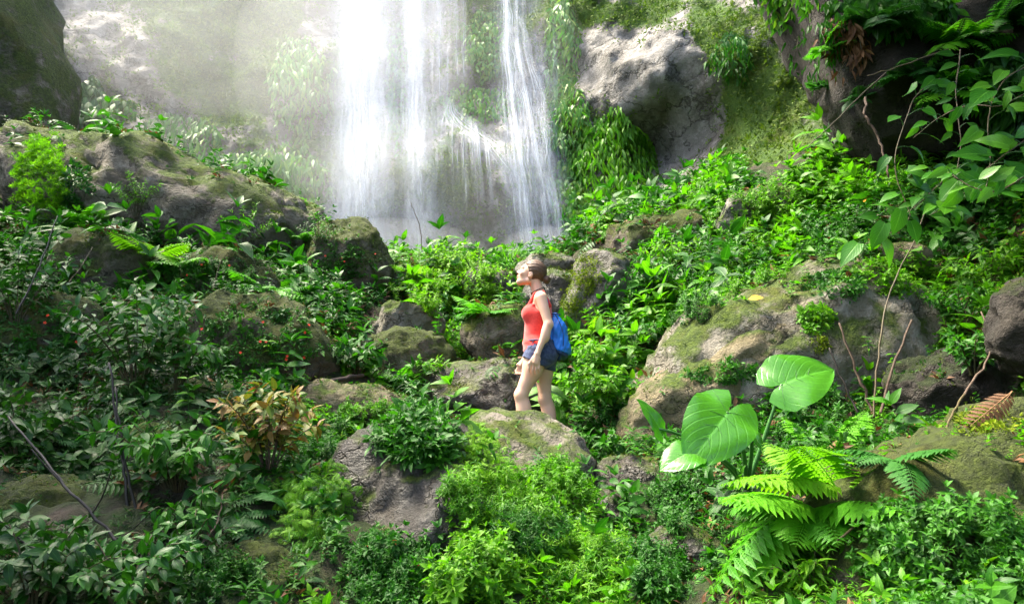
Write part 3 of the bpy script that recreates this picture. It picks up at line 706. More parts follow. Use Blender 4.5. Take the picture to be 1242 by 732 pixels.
fern('dark fern reaching right above the black hollow', 275, 618, .40, 4, 'fernd', 'big', az=R(-20), el=(-.05, .35), spread=1.6)
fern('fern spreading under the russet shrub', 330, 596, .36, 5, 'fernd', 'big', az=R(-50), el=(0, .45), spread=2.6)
fern('small fern beside the dark fallen branch', 478, 462, .26, 8, 'fern', 'mid', el=(.1, .8))
shrub('glossy rosette shrub left of the pale wedge of rock', 432, 455, .50, .28, 8, .11, 'ovate', 'mid', 6, lean=(0, -.1))
cushion('creeper with small round leaves and red flowers over the big left boulder', 300, 415, 92, 46, 700, .06, 'clover', 'mid', .05, flowers=12, cat='creeper', name='creeper', up=.3, fs=.03)
cushion('creeper with red flowers on the boulder at the left edge', 45, 405, 62, 40, 420, .06, 'clover', 'mid', .04, flowers=6, cat='creeper', name='creeper', up=.3, fs=.03)
cushion('shaggy yellow-green creeper hanging off the left end of the long boulder', 55, 222, 32, 58, 650, .11, 'herbs', 'lime', .22, cat='creeper', name='creeper', up=-.5, dir0=(0, -.3, -.8), tol=2)
cushion('dark climbing leaves below the long boulder beside the hanging creeper', 95, 240, 22, 40, 220, .09, 'clover', 'glossy', .12, cat='creeper', name='creeper', up=0)
cushion('ferny green carpet running down beside the russet shrub', 378, 605, 46, 66, 800, .085, 'frond', 'bright', .10, name='carpet_plant', cat='ground plant')
cushion('dense narrow-leaved mound between the russet shrub and the wet boulder', 400, 545, 48, 36, 600, .075, 'herbs', 'mid', .09)
cushion('low herbs with red blossoms on the mossy ridge right of the fine-leaved shrub', 410, 318, 45, 30, 420, .06, 'clover', 'mid', .06, flowers=5, fs=.03)
cushion('leafy mat over the dark boulder above the left ferns', 255, 345, 55, 28, 380, .075, 'herb', 'mid', .08, flowers=4, fs=.03)
cushion('herbs with a few red flowers at the bottom, left of the narrow ridge stone', 462, 698, 60, 40, 560, .075, 'herb', 'mid', .09, flowers=3, fs=.03)
cushion('sparse dim herbs on the shaded mossy stone at the bottom', 270, 705, 55, 25, 260, .06, 'herb', 'mid', .05)
# --- middle
shrub('tall light herb at the top of the bright bush before the fall', 548, 345, .74, .46, 18, .07, 'ovate', 'lime', 8, parts=False, cat='bush', name='bush', r=.005)
shrub('bright bush filling the slope left of the hiker\'s face', 585, 362, .56, .42, 16, .065, 'ovate', 'lime', 8, parts=False, cat='bush', name='bush')
shrub('bush with small leaves left of the hiker\'s tank top', 560, 420, .4, .36, 11, .065, 'ovate', 'bright', 8, parts=False, cat='bush', name='bush')
shrub('small leafy bush beside the wet boulder left of the hiker\'s legs', 520, 460, .28, .28, 9, .055, 'ovate', 'bright', 7, parts=False, cat='bush', name='bush')
fern('lime fern at the left end of the bright bush', 508, 338, .40, 9, 'lime', 'mid', el=(.2, .8))
fern('pale fern arching in the centre of the bright bush', 545, 362, .48, 10, 'fern', 'mid', el=(.2, .9))
fern('fern under the hiker\'s gaze, right side of the bright bush', 590, 378, .38, 8, 'fern', 'mid', el=(.1, .8))
fern('light fern draped left of the bright bush over the pale wedge', 478, 350, .34, 7, 'lime', 'mid', el=(0, .6))
fern('small fern beside the hiker\'s shorts, on the left', 612, 420, .22, 6, 'fern', 'mid', el=(.1, .8))
shrub('tuft of upright sword-like leaves in front of the hiker\'s face', 622, 332, .26, .08, 2, .36, 'blade', 'bright', 2, name='sword_leaf_plant', cat='plant', lift=1.2, sag=0)
cushion('lime green leafy mound in the middle of the slope before the fall', 545, 352, 62, 36, 900, .105, 'herb', 'lime', .24, tol=1.6)
cushion('dark green cap of round leaves on the wet boulder at the lower centre', 508, 528, 52, 34, 700, .085, 'clover', 'mid', .12)
cushion('small-leaved herbs left of the dark round-leaved cap', 455, 512, 46, 22, 420, .07, 'herb', 'bright', .08)
cushion('yellow-green ferny moss down the front of the domed boulder', 586, 556, 40, 44, 900, .06, 'frond', 'lime', .10)
cushion('narrow-leaved mound under the domed boulder in the middle', 600, 612, 62, 32, 700, .085, 'herbs', 'bright', .14)
cushion('bright leafy mound at the right end of the domed boulder', 672, 606, 48, 42, 560, .085, 'herb', 'bright', .14)
cushion('pale-leaved bushlet at the bottom centre', 566, 704, 52, 40, 420, .11, 'herb', 'bright', .14)
cushion('mixed yellowish narrow-leaved herbs right of the narrow ridge stone', 702, 692, 72, 46, 800, .08, 'herbs', 'bright', .12)
cushion('deep green narrow leaves between the lower mounds', 640, 655, 60, 22, 400, .075, 'herbs', 'mid', .09)
cushion('shock of yellow moss on the tall grey rock right of the hiker', 708, 342, 20, 34, 500, .05, 'tuft', 'moss', .06, cat='moss', name='moss_clump', up=.2)
cushion('yellow moss patch at the foot of the tall grey rock', 692, 368, 14, 16, 200, .045, 'tuft', 'moss', .05, cat='moss', name='moss_clump', up=.2)
shrub('glossy broadleaf bush right of the hiker\'s calves', 735, 505, .52, .36, 12, .095, 'ovate', 'bright', 7, lean=(0, -.12), cat='bush', name='bush')
shrub('leafy bush beside the blue backpack', 735, 455, .5, .36, 11, .085, 'ovate', 'bright', 7, lean=(-.03, -.1), cat='bush', name='bush')
shrub('bush of shiny leaves between the backpack and the ochre slab', 775, 430, .5, .36, 11, .085, 'ovate', 'mid', 7, cat='bush', name='bush')
shrub('bush climbing right of the tall grey rock with yellow moss', 790, 368, .62, .40, 13, .08, 'ovate', 'mid', 8, cat='bush', name='bush')
shrub('bright bush under the right cliff foot plants', 815, 330, .5, .42, 12, .07, 'ovate', 'bright', 8, parts=False, cat='bush', name='bush')
shrub('low leafy plant at the left foot of the giant leaves', 725, 560, .3, .28, 8, .085, 'ovate', 'mid', 6, cat='bush', name='bush', lean=(0, -.1))
fern('pale fern above the blue backpack', 722, 402, .42, 9, 'lime', 'mid', el=(.2, .8))
fern('fern among the shiny leaves right of the hiker\'s feet', 748, 535, .26, 7, 'lime', 'mid', el=(.1, .7))
fern('light fern on the mossy dark rock at the right cliff foot', 800, 300, .36, 8, 'fern', 'mid', el=(.2, .9))
# --- right slope
cushion('light green herbs running down the upper right slope', 905, 268, 52, 30, 520, .10, 'herb', 'bright', .10, tol=1.6)
cushion('low herbs above the black crag foot on the upper right slope', 985, 235, 58, 32, 520, .09, 'herb', 'bright', .10, tol=1.6)
cushion('dark green herbs with red flowers along the top of the right slope', 1010, 292, 62, 24, 600, .085, 'herb', 'mid', .10, flowers=6, fs=.03, tol=1.6)
cushion('dense bright herbs left of the pale boulder top', 896, 334, 52, 28, 700, .085, 'herb', 'bright', .12, tol=1.4)
cushion('herbs with orange dead leaves above the ochre slab', 836, 372, 42, 24, 420, .08, 'herb', 'mid', .10, tol=1.4)
cushion('round bright cushion growing on the pale boulder face', 989, 387, 20, 17, 300, .06, 'clover', 'bright', .08, up=.2)
cushion('yellow moss patch under the round cushion on the pale boulder', 992, 418, 12, 10, 120, .04, 'tuft', 'moss', .03, cat='moss', name='moss_clump', up=.2)
cushion('blue-green leafy mat over the top left of the pale boulder', 1010, 345, 42, 16, 360, .065, 'clover', 'mid', .06, up=.4)
cushion('light green mat over the top right of the pale boulder', 1085, 335, 55, 24, 480, .07, 'clover', 'bright', .08, tol=1.3)
cushion('fringe of small plants along the shaded edge of the ochre slab', 880, 452, 45, 14, 220, .05, 'clover', 'mid', .04, up=.2)
shrub('leafy bush at the right end of the pale boulder', 1165, 395, .42, .34, 11, .07, 'ovate', 'mid', 7, cat='bush', name='bush')
shrub('bush of pale green leaves at the right edge under the big vine leaves', 1200, 345, .42, .36, 10, .08, 'ovate', 'bright', 7, cat='bush', name='bush')
shrub('dim bush between the pale boulder and the black edge stone', 1180, 450, .34, .30, 9, .065, 'ovate', 'mid', 7, cat='bush', name='bush')
shrub('bush below the vine on the right, full of oval leaves', 1120, 275, .5, .42, 12, .085, 'ovate', 'mid', 7, cat='bush', name='bush')
shrub('glossy bush in the corner under the dark ferns at the right edge', 1215, 262, .5, .36, 10, .10, 'ovate', 'pothos', 6, cat='bush', name='bush')
seedling('three-leaved seedling in the shade right of the giant leaves', 1098, 508, .10, .085, 5, 'mid', 'ovate')
seedling('little herb with paired leaves growing on the pale boulder', 1055, 440, .22, .055, 8, 'bright', 'ovate')
seedling('thin stemmed seedling low on the pale boulder beside the bare stems', 1085, 452, .16, .05, 6, 'bright', 'ovate')
seedling('broad-leaved seedling under the giant leaf stalks', 885, 592, .12, .085, 5, 'glossy', 'ovate')
fern('large bright fern arching left and down beside the mossy corner boulder', 985, 612, .62, 13, 'fern', 'big', az=R(205), el=(-.1, .5), spread=3.4)
fern('sunlit fern crown above the large arching fern', 1015, 585, .54, 11, 'lime', 'big', az=R(100), el=(.2, .8), spread=5.5)
fern('feathery fern right of the giant leaf stalks', 1010, 548, .5, 10, 'fern', 'big', az=R(110), el=(.2, .9), spread=4.5)
fern('dark fern behind the mossy corner boulder', 1085, 552, .34, 7, 'fernd', 'big', el=(.1, .6))
fern('low fern at the bottom right of the middle, beside the small mossy stone', 880, 700, .26, 6, 'fern', 'big', el=(.1, .6))
shrub('bamboo-like pale herb at the bottom, left of the corner boulder', 985, 725, .26, .16, 6, .075, 'lance', 'bright', 5, name='herb', cat='herb', lean=(-.02, -.05))
shrub('second narrow-leaved herb under the large arching fern', 945, 690, .22, .14, 5, .06, 'lance', 'mid', 5, name='herb', cat='herb')
cushion('glossy small-leaved shrub covering the corner boulder, two red flowers on it', 1165, 690, 118, 74, 1500, .075, 'herb', 'mid', .11, flowers=2, fs=.028, cat='shrub', name='low_shrub', up=.5)
cushion('shaded leafy clump left of the large arching fern', 820, 612, 36, 30, 360, .07, 'herb', 'mid', .09)
cushion('herbs at the bottom between the yellowish herbs and the small mossy stone', 790, 700, 46, 34, 420, .07, 'herb', 'mid', .08)
cushion('moss on the green mound above the corner boulder', 1195, 512, 40, 16, 320, .04, 'tuft', 'moss', .03, cat='moss', name='moss_clump')
# giant-leaved plant
def taro(label, px, py):
    b = base_at(px, py)[0]; root = thing('giant_leaf_plant', label, 'giant leaf plant', b)
    def blade(ctr, d, up, L, W, seed, name='leaf'):
        # arrow-shaped blade: midrib from the sinus to the tip, two rounded lobes behind the stalk
        n, m = 15, 6; V = []; UV = []; F = []; r = np.random.default_rng(seed)
        for i in range(n):
            t = i / (n - 1); yy = -.36 + 1.36 * t
            hw = .5 * (math.sin(math.pi * min(1, (t + .02)) ** .72) ** .62) if t < .985 else 0.
            for j in range(-m, m + 1):
                s = j / m; xx = s * hw
                y2 = yy
                if yy < 0: xx = s * hw; y2 = yy * (abs(s) ** .45 if True else 1)
                rip = .018 * math.sin(9 * t + 5 * abs(s)) * abs(s) + .012 * math.sin(17 * t + seed) * abs(s) ** 3
                zz = .20 * abs(xx) - .30 * max(0, y2) ** 2 - .55 * xx * xx * (1.2 if yy < 0 else .6) + rip
                V.append((xx * W / L, y2, zz)); UV.append((.5 + .5 * s, t))
        c = 2 * m + 1
        for i in range(n - 1):
            for j in range(c - 1): F.append((i * c + j, i * c + j + 1, (i + 1) * c + j + 1, (i + 1) * c + j))
        me = mesh_np('leaf', V, np.array(F), M['taro'], UV)
        mt = frames(np.array([d]), np.array([up]), L, np.array([ctr - b]))[0]
        lf = link(name, me, root, mb=mt)
        rib = [(0, y_, -.30 * max(0, y_) ** 2 - .006) for y_ in np.linspace(-.02, .97, 8)]
        V, Fq = tube(rib, .007, .002, 5); link('midrib', mesh_np('midrib', V, Fq, M['petiole']), lf)
        for sg in (-1, 1):
            for k_, (y0, x1, y1) in enumerate(((0, .36, -.2), (.08, .40, .22), (.28, .33, .5), (.5, .2, .72))):
                x1 = x1 * W / L * sg; q = [np.array([x1 * u, y0 + (y1 - y0) * u, .20 * abs(x1 * u) * L / W - .30 * max(0, y0 + (y1 - y0) * u) ** 2 - .5 * (x1 * u) ** 2 + .004]) for u in np.linspace(0, 1, 5)]
                V, Fq = tube(q, .0035, .0015, 4); link('vein', mesh_np('vein', V, Fq, M['petiole']), lf)
        st = [np.zeros(3), (ctr - b) * .5 + np.array([.05, -.02, .12]), ctr - b]
        stem('stalk', bez(*[np.array(x) for x in st], 10), .016, .008, 'petiole', root, 8)
    d0 = b[1]
    def D(a, c): return P(*c) - P(*a)
    blade(P(948, 466, d0 - .1), np.array([.86, -.12, .40]), np.array([-.30, -.80, .52]), .345, .41, 1)
    blade(P(882, 500, d0 - .45), np.array([-.66, -.42, -.62]), np.array([.22, -.66, .68]), .385, .39, 2)
    blade(P(838, 548, d0 - .5), np.array([-.85, -.25, -.25]), np.array([-.1, -.6, .75]), .20, .22, 3)
    blade(P(908, 520, d0 - .3), np.array([.55, -.35, -.65]), np.array([.45, -.55, .7]), .15, .15, 4)
    blade(P(800, 520, d0 - .4), np.array([-.35, -.1, .75]), np.array([.55, -.7, .3]), .20, .13, 5)
taro('plant with giant arrow-shaped leaves at the lower right', 905, 592)
# upper right crag plants
for lab, px, py, L, n, mt in (('fern with yellowing fronds at the top left of the black crag', 1005, 60, .34, 7, 'fern'), ('fern hanging down the left half of the black crag', 1000, 105, .26, 6, 'fernd'),
    ('dark fern in the middle of the black crag face', 1040, 118, .32, 6, 'fernd'), ('fern at the top edge, right of the yellowing fern', 1060, 30, .55, 8, 'fernd'), ('fern above the vine on the black crag', 1110, 90, .5, 7, 'fernd'),
    ('blue-green fern in the top right corner', 1210, 30, .6, 9, 'fernd'), ('light fern behind the hanging vine leaves', 1150, 110, .45, 7, 'fern'), ('fern at the top right between corner and vine', 1160, 50, .5, 8, 'fern')):
    fern(lab, px, py, L * 1.1, n + 2, mt, 'mid' if mt == 'fern' else 'big', az=R(-90), el=(-.3, .5), spread=3.4)
hanging('tuft of pale leaves on the upper left brow of the black crag', 945, 10, 38, 22, 150, .13, 'hang', 'ovate', .25)
hanging('drape of dark leaves along the top of the black crag', 1080, 15, 80, 30, 260, .14, 'mid', 'ovate', .25)
hanging('ferny tufts on the left flank of the black crag', 985, 65, 30, 38, 90, .13, 'mid', 'lance', .22)
hanging('dark leaf curtain at the right edge above the vine', 1215, 110, 45, 50, 240, .15, 'glossy', 'ovate', .3)
hanging('dry brown leaf curtain on the black crag', 1020, 60, 30, 40, 90, .13, 'brown', 'lance', .2, cat='dead leaves')
vine('vine with heart-shaped leaves hanging in front of the black crag', [(1140,95,5.6),(1108,112,5.4),(1096,150,5.3),(1082,195,5.25),(1098,240,5.2),(1108,262,5.15),(1075,285,5.2),(1030,300,5.3)], .22, 15)
vine('long stemmed vine with big leaves down the right edge', [(1250,78,4.9),(1222,92,4.8),(1202,118,4.8),(1196,150,4.75),(1204,190,4.7),(1196,235,4.7)], .23, 13, 'pothos')
vine('vine of broad leaves low at the right edge', [(1250,165,4.8),(1225,185,4.7),(1185,215,4.75),(1160,250,4.8),(1130,262,4.9)], .19, 18, 'pothos')
vine('big oval leaved climber low under the crag ferns', [(1242,215,4.5),(1205,235,4.5),(1170,225,4.6),(1145,205,4.7),(1120,215,4.8)], .15, 18, 'pothos', 'ovate')
shrub('large-leaved glossy bush under the long stemmed vine at the right', 1160, 262, .42, .36, 8, .13, 'heart', 'pothos', 5, cat='bush', name='bush')
vine('leaf-covered runner along the top right, under the corner fern', [(1250,110,4.6),(1215,130,4.6),(1175,125,4.8),(1140,140,5.),(1110,165,5.1)], .15, 20, 'pothos', 'ovate')
vine('leafy strand dropping from the crag between the two big-leaved vines', [(1165,60,5.2),(1158,120,5.1),(1166,180,5.0),(1150,240,4.9)], .14, 18, 'mid', 'ovate')
vine('leafy creeper across the bank under the crag vine', [(1165,200,5.4),(1140,220,5.3),(1120,240,5.2),(1090,262,5.3),(1060,258,5.5)], .15, 16, 'mid')
twig('bare tan twig slanting down across the black crag', [(1075,88,6.2),(1030,130,6.3),(1000,160,6.4),(972,185,6.5)], .008, .004, 'vine')
twig('curving brown root along the vine on the crag', [(1150,60,5.6),(1100,78,5.5),(1052,92,5.6)], .008, .004, 'vine')
twig('looping brown vine stem below the crag fern', [(1050,118,5.5),(1048,140,5.4),(1062,160,5.4),(1072,185,5.35),(1078,215,5.3)], .012, .008, 'twig')
twig('left bare brown stem in front of the pale boulder', [(1058,498,5.0),(1040,455,5.05),(1018,392,5.1)], .011, .008, 'twig', 'bare stem', 'bare stems by the pale boulder', name='bare_stem')
twig('thin dark stem leaning left, shortest of the bare stems', [(1040,500,4.9),(1022,462,4.95),(1006,422,5.0)], .009, .006, 'darktwig', 'bare stem', 'bare stems by the pale boulder', name='bare_stem')
twig('right bare stem leaning right in front of the pale boulder', [(1068,500,4.9),(1085,440,5.0),(1106,388,5.05)], .011, .008, 'twig', 'bare stem', 'bare stems by the pale boulder', name='bare_stem')
twig('tall green stem rising past the pale boulder', [(1060,505,4.9),(1066,420,5.0),(1075,360,5.1),(1110,290,5.2),(1122,255,5.3)], .008, .004, 'vine', 'bare stem', 'bare stems by the pale boulder', name='bare_stem')
twig('long tan root curving down over the mossy corner boulder', [(1170,478,4.1),(1155,500,3.9),(1142,540,3.5),(1120,580,3.2),(1085,605,3.05),(1045,632,3.0),(1015,655,2.95)], .007, .005, 'vine', 'root', name='hanging_root')
twig('dark bent twig right of the bare stems', [(1170,478,4.2),(1196,440,4.3),(1204,415,4.3),(1190,378,4.4)], .008, .005, 'twig')
twig('tall dark twig crossing the bottom left diagonally', [(180,690,3.2),(140,655,3.2),(90,600,3.2),(55,560,3.25),(10,505,3.3)], .009, .005, 'darktwig', forks=((.4, .1, .2), (.6, -.12, .15), (.25, .15, .1)))
twig('upright dark stem left of the cascade of leaves', [(160,640,3.7),(150,570,3.7),(142,520,3.75),(132,440,3.8)], .010, .006, 'darktwig', 'bare stem', name='bare_stem')
twig('second upright dark stem right beside the first on the left', [(172,650,3.7),(158,590,3.7),(146,520,3.72),(140,470,3.75)], .009, .005, 'darktwig', 'bare stem', name='bare_stem')
twig('low dark twig along the bottom left edge', [(150,720,2.9),(80,690,2.95),(20,650,3.),(-10,640,3.)], .007, .004, 'darktwig', forks=((.3, -.1, .12), (.6, -.08, .1)))
twig('thin dark twig among the leaves at the far left', [(20,380,5.2),(45,330,5.3),(70,262,5.5)], .008, .004, 'darktwig', forks=((.5, .12, .12),))
twig('thin brown vines hanging in the dark hollow', [(190,720,3.1),(225,680,3.2),(262,640,3.4),(270,600,3.6)], .005, .004, 'twig', 'twig', forks=((.5, .05, -.15),))
twig('bare branchlet standing before the left fall', [(512,305,9.4),(510,275,9.4),(502,255,9.4),(498,245,9.4)], .007, .004, 'twig')
twig('dark fallen branch in front of the glossy rosette shrub', [(362,472,6.0),(400,464,6.1),(440,455,6.4)], .028, .02, 'wood', 'fallen branch', name='fallen_branch')
twig('thin brown stalk on the left slope beside the bright fern', [(258,352,6.9),(264,330,7.0),(268,315,7.0)], .006, .004, 'vine', 'stalk', name='dry_stalk')
twig('dry stalk leaning on the dark boulder below the creeper', [(82,345,6.6),(100,322,6.7),(112,300,6.8)], .006, .004, 'vine', 'stalk', name='dry_stalk')
def dead_fern():
    b = P(1228, 474, 3.35); root = thing('dead_fern', 'dead brown fern frond drooping beside the green mound', 'dead fern', b)
    fm = frond_mesh('simple', 'brown')
    for d, L in (((-.80, -.15, -.50), .40), ((-.72, -.25, -.62), .30)):
        link('frond', fm[0], root, mb=frames(np.array([d]), np.array([[-.2, -.8, .5]]), L, np.zeros((1, 3)))[0])
dead_fern()
lmy = leaf_mesh('round', 'yellow')
for lab, px, py, s in (('large yellow-orange leaf lying at the top of the right slope', 1042, 254, .22), ('yellow leaf among herbs left of the large yellow one', 946, 316, .15), ('orange dead leaf on the top of the ochre slab', 905, 372, .12),
    ('small yellow leaf in the vine bank', 1055, 222, .13), ('orange leaf under the right edge bush', 1236, 290, .16), ('yellow-tipped leaf in the herbs below the crag foot', 955, 298, .12)):
    h = base_at(px, py); b = h[0] + h[1] * .07
    o = link('fallen_leaf', lmy[rng.integers(3)]); o.matrix_basis = Matrix(frames(np.array([[.8, -.35, .1]]), np.array([[-.1, -.6, .7]]), s, b[None])[0].tolist()); tag(o, lab, 'leaf')
# plants on the cliff
hanging('big shaggy clump of pale drooping leaves left of the fall', 366, 105, 40, 62, 300, .22, 'hang', 'lance', .45)
hanging('lower drooping leaf clump beside the left fall', 352, 212, 48, 40, 290, .22, 'hang', 'lance', .45)
hanging('large bright green clump of drooping leaves right of the falls', 742, 200, 56, 62, 620, .19, 'bright', 'lance', .7)
hanging('strip of drooping leaves along the right edge of the falls', 680, 60, 20, 75, 300, .20, 'hang', 'lance', .35)
hanging('leaf clump under the strip at the right edge of the falls', 690, 150, 26, 45, 220, .18, 'hang', 'lance', .35)
hanging('drooping narrow leaves on the left cliff ledge', 250, 172, 22, 32, 90, .24, 'hang', 'lance', .3)
hanging('bamboo-like leaves behind the left ridge crest', 300, 205, 50, 22, 170, .24, 'hang', 'lance', .35)
hanging('broad teal leaves on the dark foot of the left cliff', 112, 125, 20, 28, 70, .26, 'glossy', 'ovate', .35)
hanging('leaf tangle behind the long boulder at the upper left', 215, 158, 42, 20, 120, .2, 'mid', 'lance', .35)
hanging('leaves along the foot of the left cliff', 135, 138, 34, 22, 90, .2, 'mid', 'ovate', .3)
hanging('dark bushy leaves at the foot of the right cliff', 780, 245, 50, 24, 260, .16, 'mid', 'lance', .35)
hanging('bushy ferns high on the right cliff', 885, 70, 26, 30, 160, .14, 'mid', 'lance', .3)
hanging('green mat of leaves between the two falls, upper', 588, 52, 26, 42, 260, .12, 'hang', 'ovate', .2)
hanging('green mat of leaves above the mossy knob between the falls', 580, 128, 48, 24, 260, .12, 'hang', 'ovate', .2)
hanging('green leaf fringe between the first two water curtains', 482, 105, 12, 75, 200, .12, 'hang', 'ovate', .15)
hanging('leaves at the far right of the falls, low down', 690, 235, 22, 50, 220, .13, 'hang', 'ovate', .25)
# creeping growth on the cliffs and the buttress, and undergrowth everywhere: nobody could count it
def cliff_growth():
    f = Fol(); vis = (cpx > -250) & (cpx < 1500) & (cpy > -250) & (cpy < 340)
    idx = np.where(vis & (moss + .25 * rng.normal(size=len(moss)) > .06))[0]; idx = rng.choice(idx, min(22000, len(idx)), False)
    p = cv[idx] + rng.normal(0, .035, (len(idx), 3)) + np.array([0, -.03, 0])
    ax = np.array([0, -1., -.15]) + .5 * rng.normal(size=p.shape)
    f.add_mix(ST['mat'], frames(np.cross(ax, rdir(len(p))), ax, rng.uniform(.06, .18, len(p)), p), rng.random(len(p)) * .5)
    kind(link('cliff_moss', f.mesh('cliff_moss', 'cliffveg')), 'stuff')
M['cliffveg'] = leaf_mat('cliff moss green', [(.05, .10, .012), (.08, .145, .016), (.13, .185, .022)], rough=.7, trans=.25, rib=0, bump=0)
cliff_growth()
# where the photograph shows bare stone: nothing tall grows right there
BARE = [(478,630,62,58),(630,528,66,34),(480,395,44,34),(588,472,62,36),(1020,410,105,62),(860,440,75,55),(772,582,45,24),(1060,600,62,52),(130,235,95,42),(55,400,60,34),(618,684,30,52),
    (722,342,40,45),(425,487,66,18),(300,252,70,26),(430,300,40,42),(672,350,36,30),(55,612,62,36),(300,420,95,50),(940,140,60,90),(822,672,34,24),(1190,512,45,22),(275,700,55,22),(340,640,40,40),(420,470,50,14)]
def undergrowth():
    sets = {'mid': Fol(), 'bright': Fol(), 'deep': Fol(), 'litter': Fol()}
    X = rng.uniform(-9, 9, 120000); Y = 1.6 + 11.5 * rng.random(120000) ** 1.6
    pk = np.stack([X * .8, Y * .8, 0 * X], 1); tone = noise(pk) + .4 * noise(pk * 3.1); typ = noise(pk * .9 + 31) + .5 * rng.normal(size=len(X)) * .5
    keep = np.abs(X) < Y * .95 + 1.2; bk = {}
    for x, y, tn, ty in zip(X[keep], Y[keep], tone[keep], typ[keep]):
        h = drop(x, y, 7.)
        if h is not None and OWN[h[2]] == 'overhanging_crag':
            for _ in range(6):
                h = drop(x, y, h[0][2] - .02)
                if h is None or h[2] == 0: break
        if h is None or h[1][2] < .25: continue
        ow = h[2]
        if ow == 1: continue
        if ow > 1 and (h[1][2] < .8 or rng.random() > .12): continue
        qx, qy = pix(h[0]); qx = qx[0]; qy = qy[0]
        bare = math.exp(-((qx - 210) / 130) ** 2 - ((qy - 660) / 90) ** 2)     # leaf litter under the left twigs
        if rng.random() < .65 * bare: continue
        if y < 2.2 and rng.random() < .5: continue
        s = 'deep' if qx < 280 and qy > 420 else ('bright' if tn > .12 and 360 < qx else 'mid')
        if any(((qx - a) / c) ** 2 + ((qy - b) / e) ** 2 < 1 for a, b, c, e in BARE): continue
        if rng.random() < (.08 if qx < 430 or qx > 690 else .03): bk.setdefault((s, 'tall'), []).append((*h[0], *h[1])); continue
        t = 'herb' if ty > .15 else ('clover' if ty > -.12 else ('herbs' if ty > -.35 else 'frond'))
        bk.setdefault((s, t), []).append((*h[0], *h[1]))
        if rng.random() < .2: bk.setdefault(('litter', 'tuft'), []).append((*h[0], *h[1]))
    for (s, t), a in bk.items():
        a = np.array(a); p = a[:, :3]; ax = norm(a[:, 3:] * .4 + Zup * .6 + .3 * rng.normal(size=p.shape) + np.array([0, -.12, 0]))
        size = np.clip(.088 * np.exp(.38 * rng.normal(size=len(p))), .04, .2) * {'frond': 1.9, 'tall': 1.7, 'clover': .8, 'tuft': .9}.get(t, 1.) * np.clip(p[:, 1] / 5, .6, 1.5)
        sets[s].add_mix(ST[t], frames(np.cross(ax, rdir(len(p))), ax, size, p - ax * .01), rng.random(len(p)) * .5)
    for s, f in sets.items():
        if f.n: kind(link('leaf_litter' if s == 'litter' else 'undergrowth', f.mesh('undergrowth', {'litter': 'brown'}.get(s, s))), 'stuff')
undergrowth()
def rock_moss():
    f = Fol(); L = Fol()
    for V_, F_, o_ in zip(SV[2:], SF[2:], OWN[2:]):
        nv = np.zeros_like(V_); fn = np.cross(V_[F_[:, 1]] - V_[F_[:, 0]], V_[F_[:, 2]] - V_[F_[:, 0]])
        for k in range(3): np.add.at(nv, F_[:, k], fn)
        nv = norm(nv); x_, y_ = pix(V_); mk = (nv[:, 2] * .5 + .55 * fbm(V_ * 2.3, 4) + .2 * rng.normal(size=len(V_)) > .52) & (V_[:, 1] < 11.5) & (nv @ np.array([0, -.8, .6]) > 0) & (np.abs(x_ - 621) < 900)
        dens = {'overhanging_crag': .5, 'rock_buttress': .5}.get(o_, .30); i = np.where(mk & (rng.random(len(V_)) < dens))[0]
        size = np.median(np.linalg.norm(V_[F_[:200, 0]] - V_[F_[:200, 1]], axis=1)); i = i[:int(900 if len(V_) > 5000 else 250)] if len(i) < 900 else rng.choice(i, 900, False)
        p = V_[i] + rng.normal(0, .012, (len(i), 3)); ax = norm(nv[i] + .5 * rng.normal(size=p.shape)); q = rng.random(len(i)) < .8
        f.add_mix(ST['tuft'], frames(np.cross(ax, rdir(len(p))), ax, rng.uniform(.018, .045, len(p)) * np.clip(p[:, 1] / 5, .6, 1.8), p)[q]); L.add_mix(ST['clover'], frames(np.cross(ax, rdir(len(p))), ax, rng.uniform(.025, .055, len(p)) * np.clip(p[:, 1] / 5, .7, 1.6), p)[~q])
    kind(link('rock_moss', f.mesh('rock_moss', 'rockmoss')), 'stuff'); kind(link('creeping_herbs', L.mesh('creeping_herbs', 'mid')), 'stuff')
M['rockmoss'] = leaf_mat('rock moss green', [(.035, .06, .008), (.06, .095, .010), (.10, .14, .014)], rough=.9, trans=.2, rib=0, spec=.1, bump=0)
rock_moss()

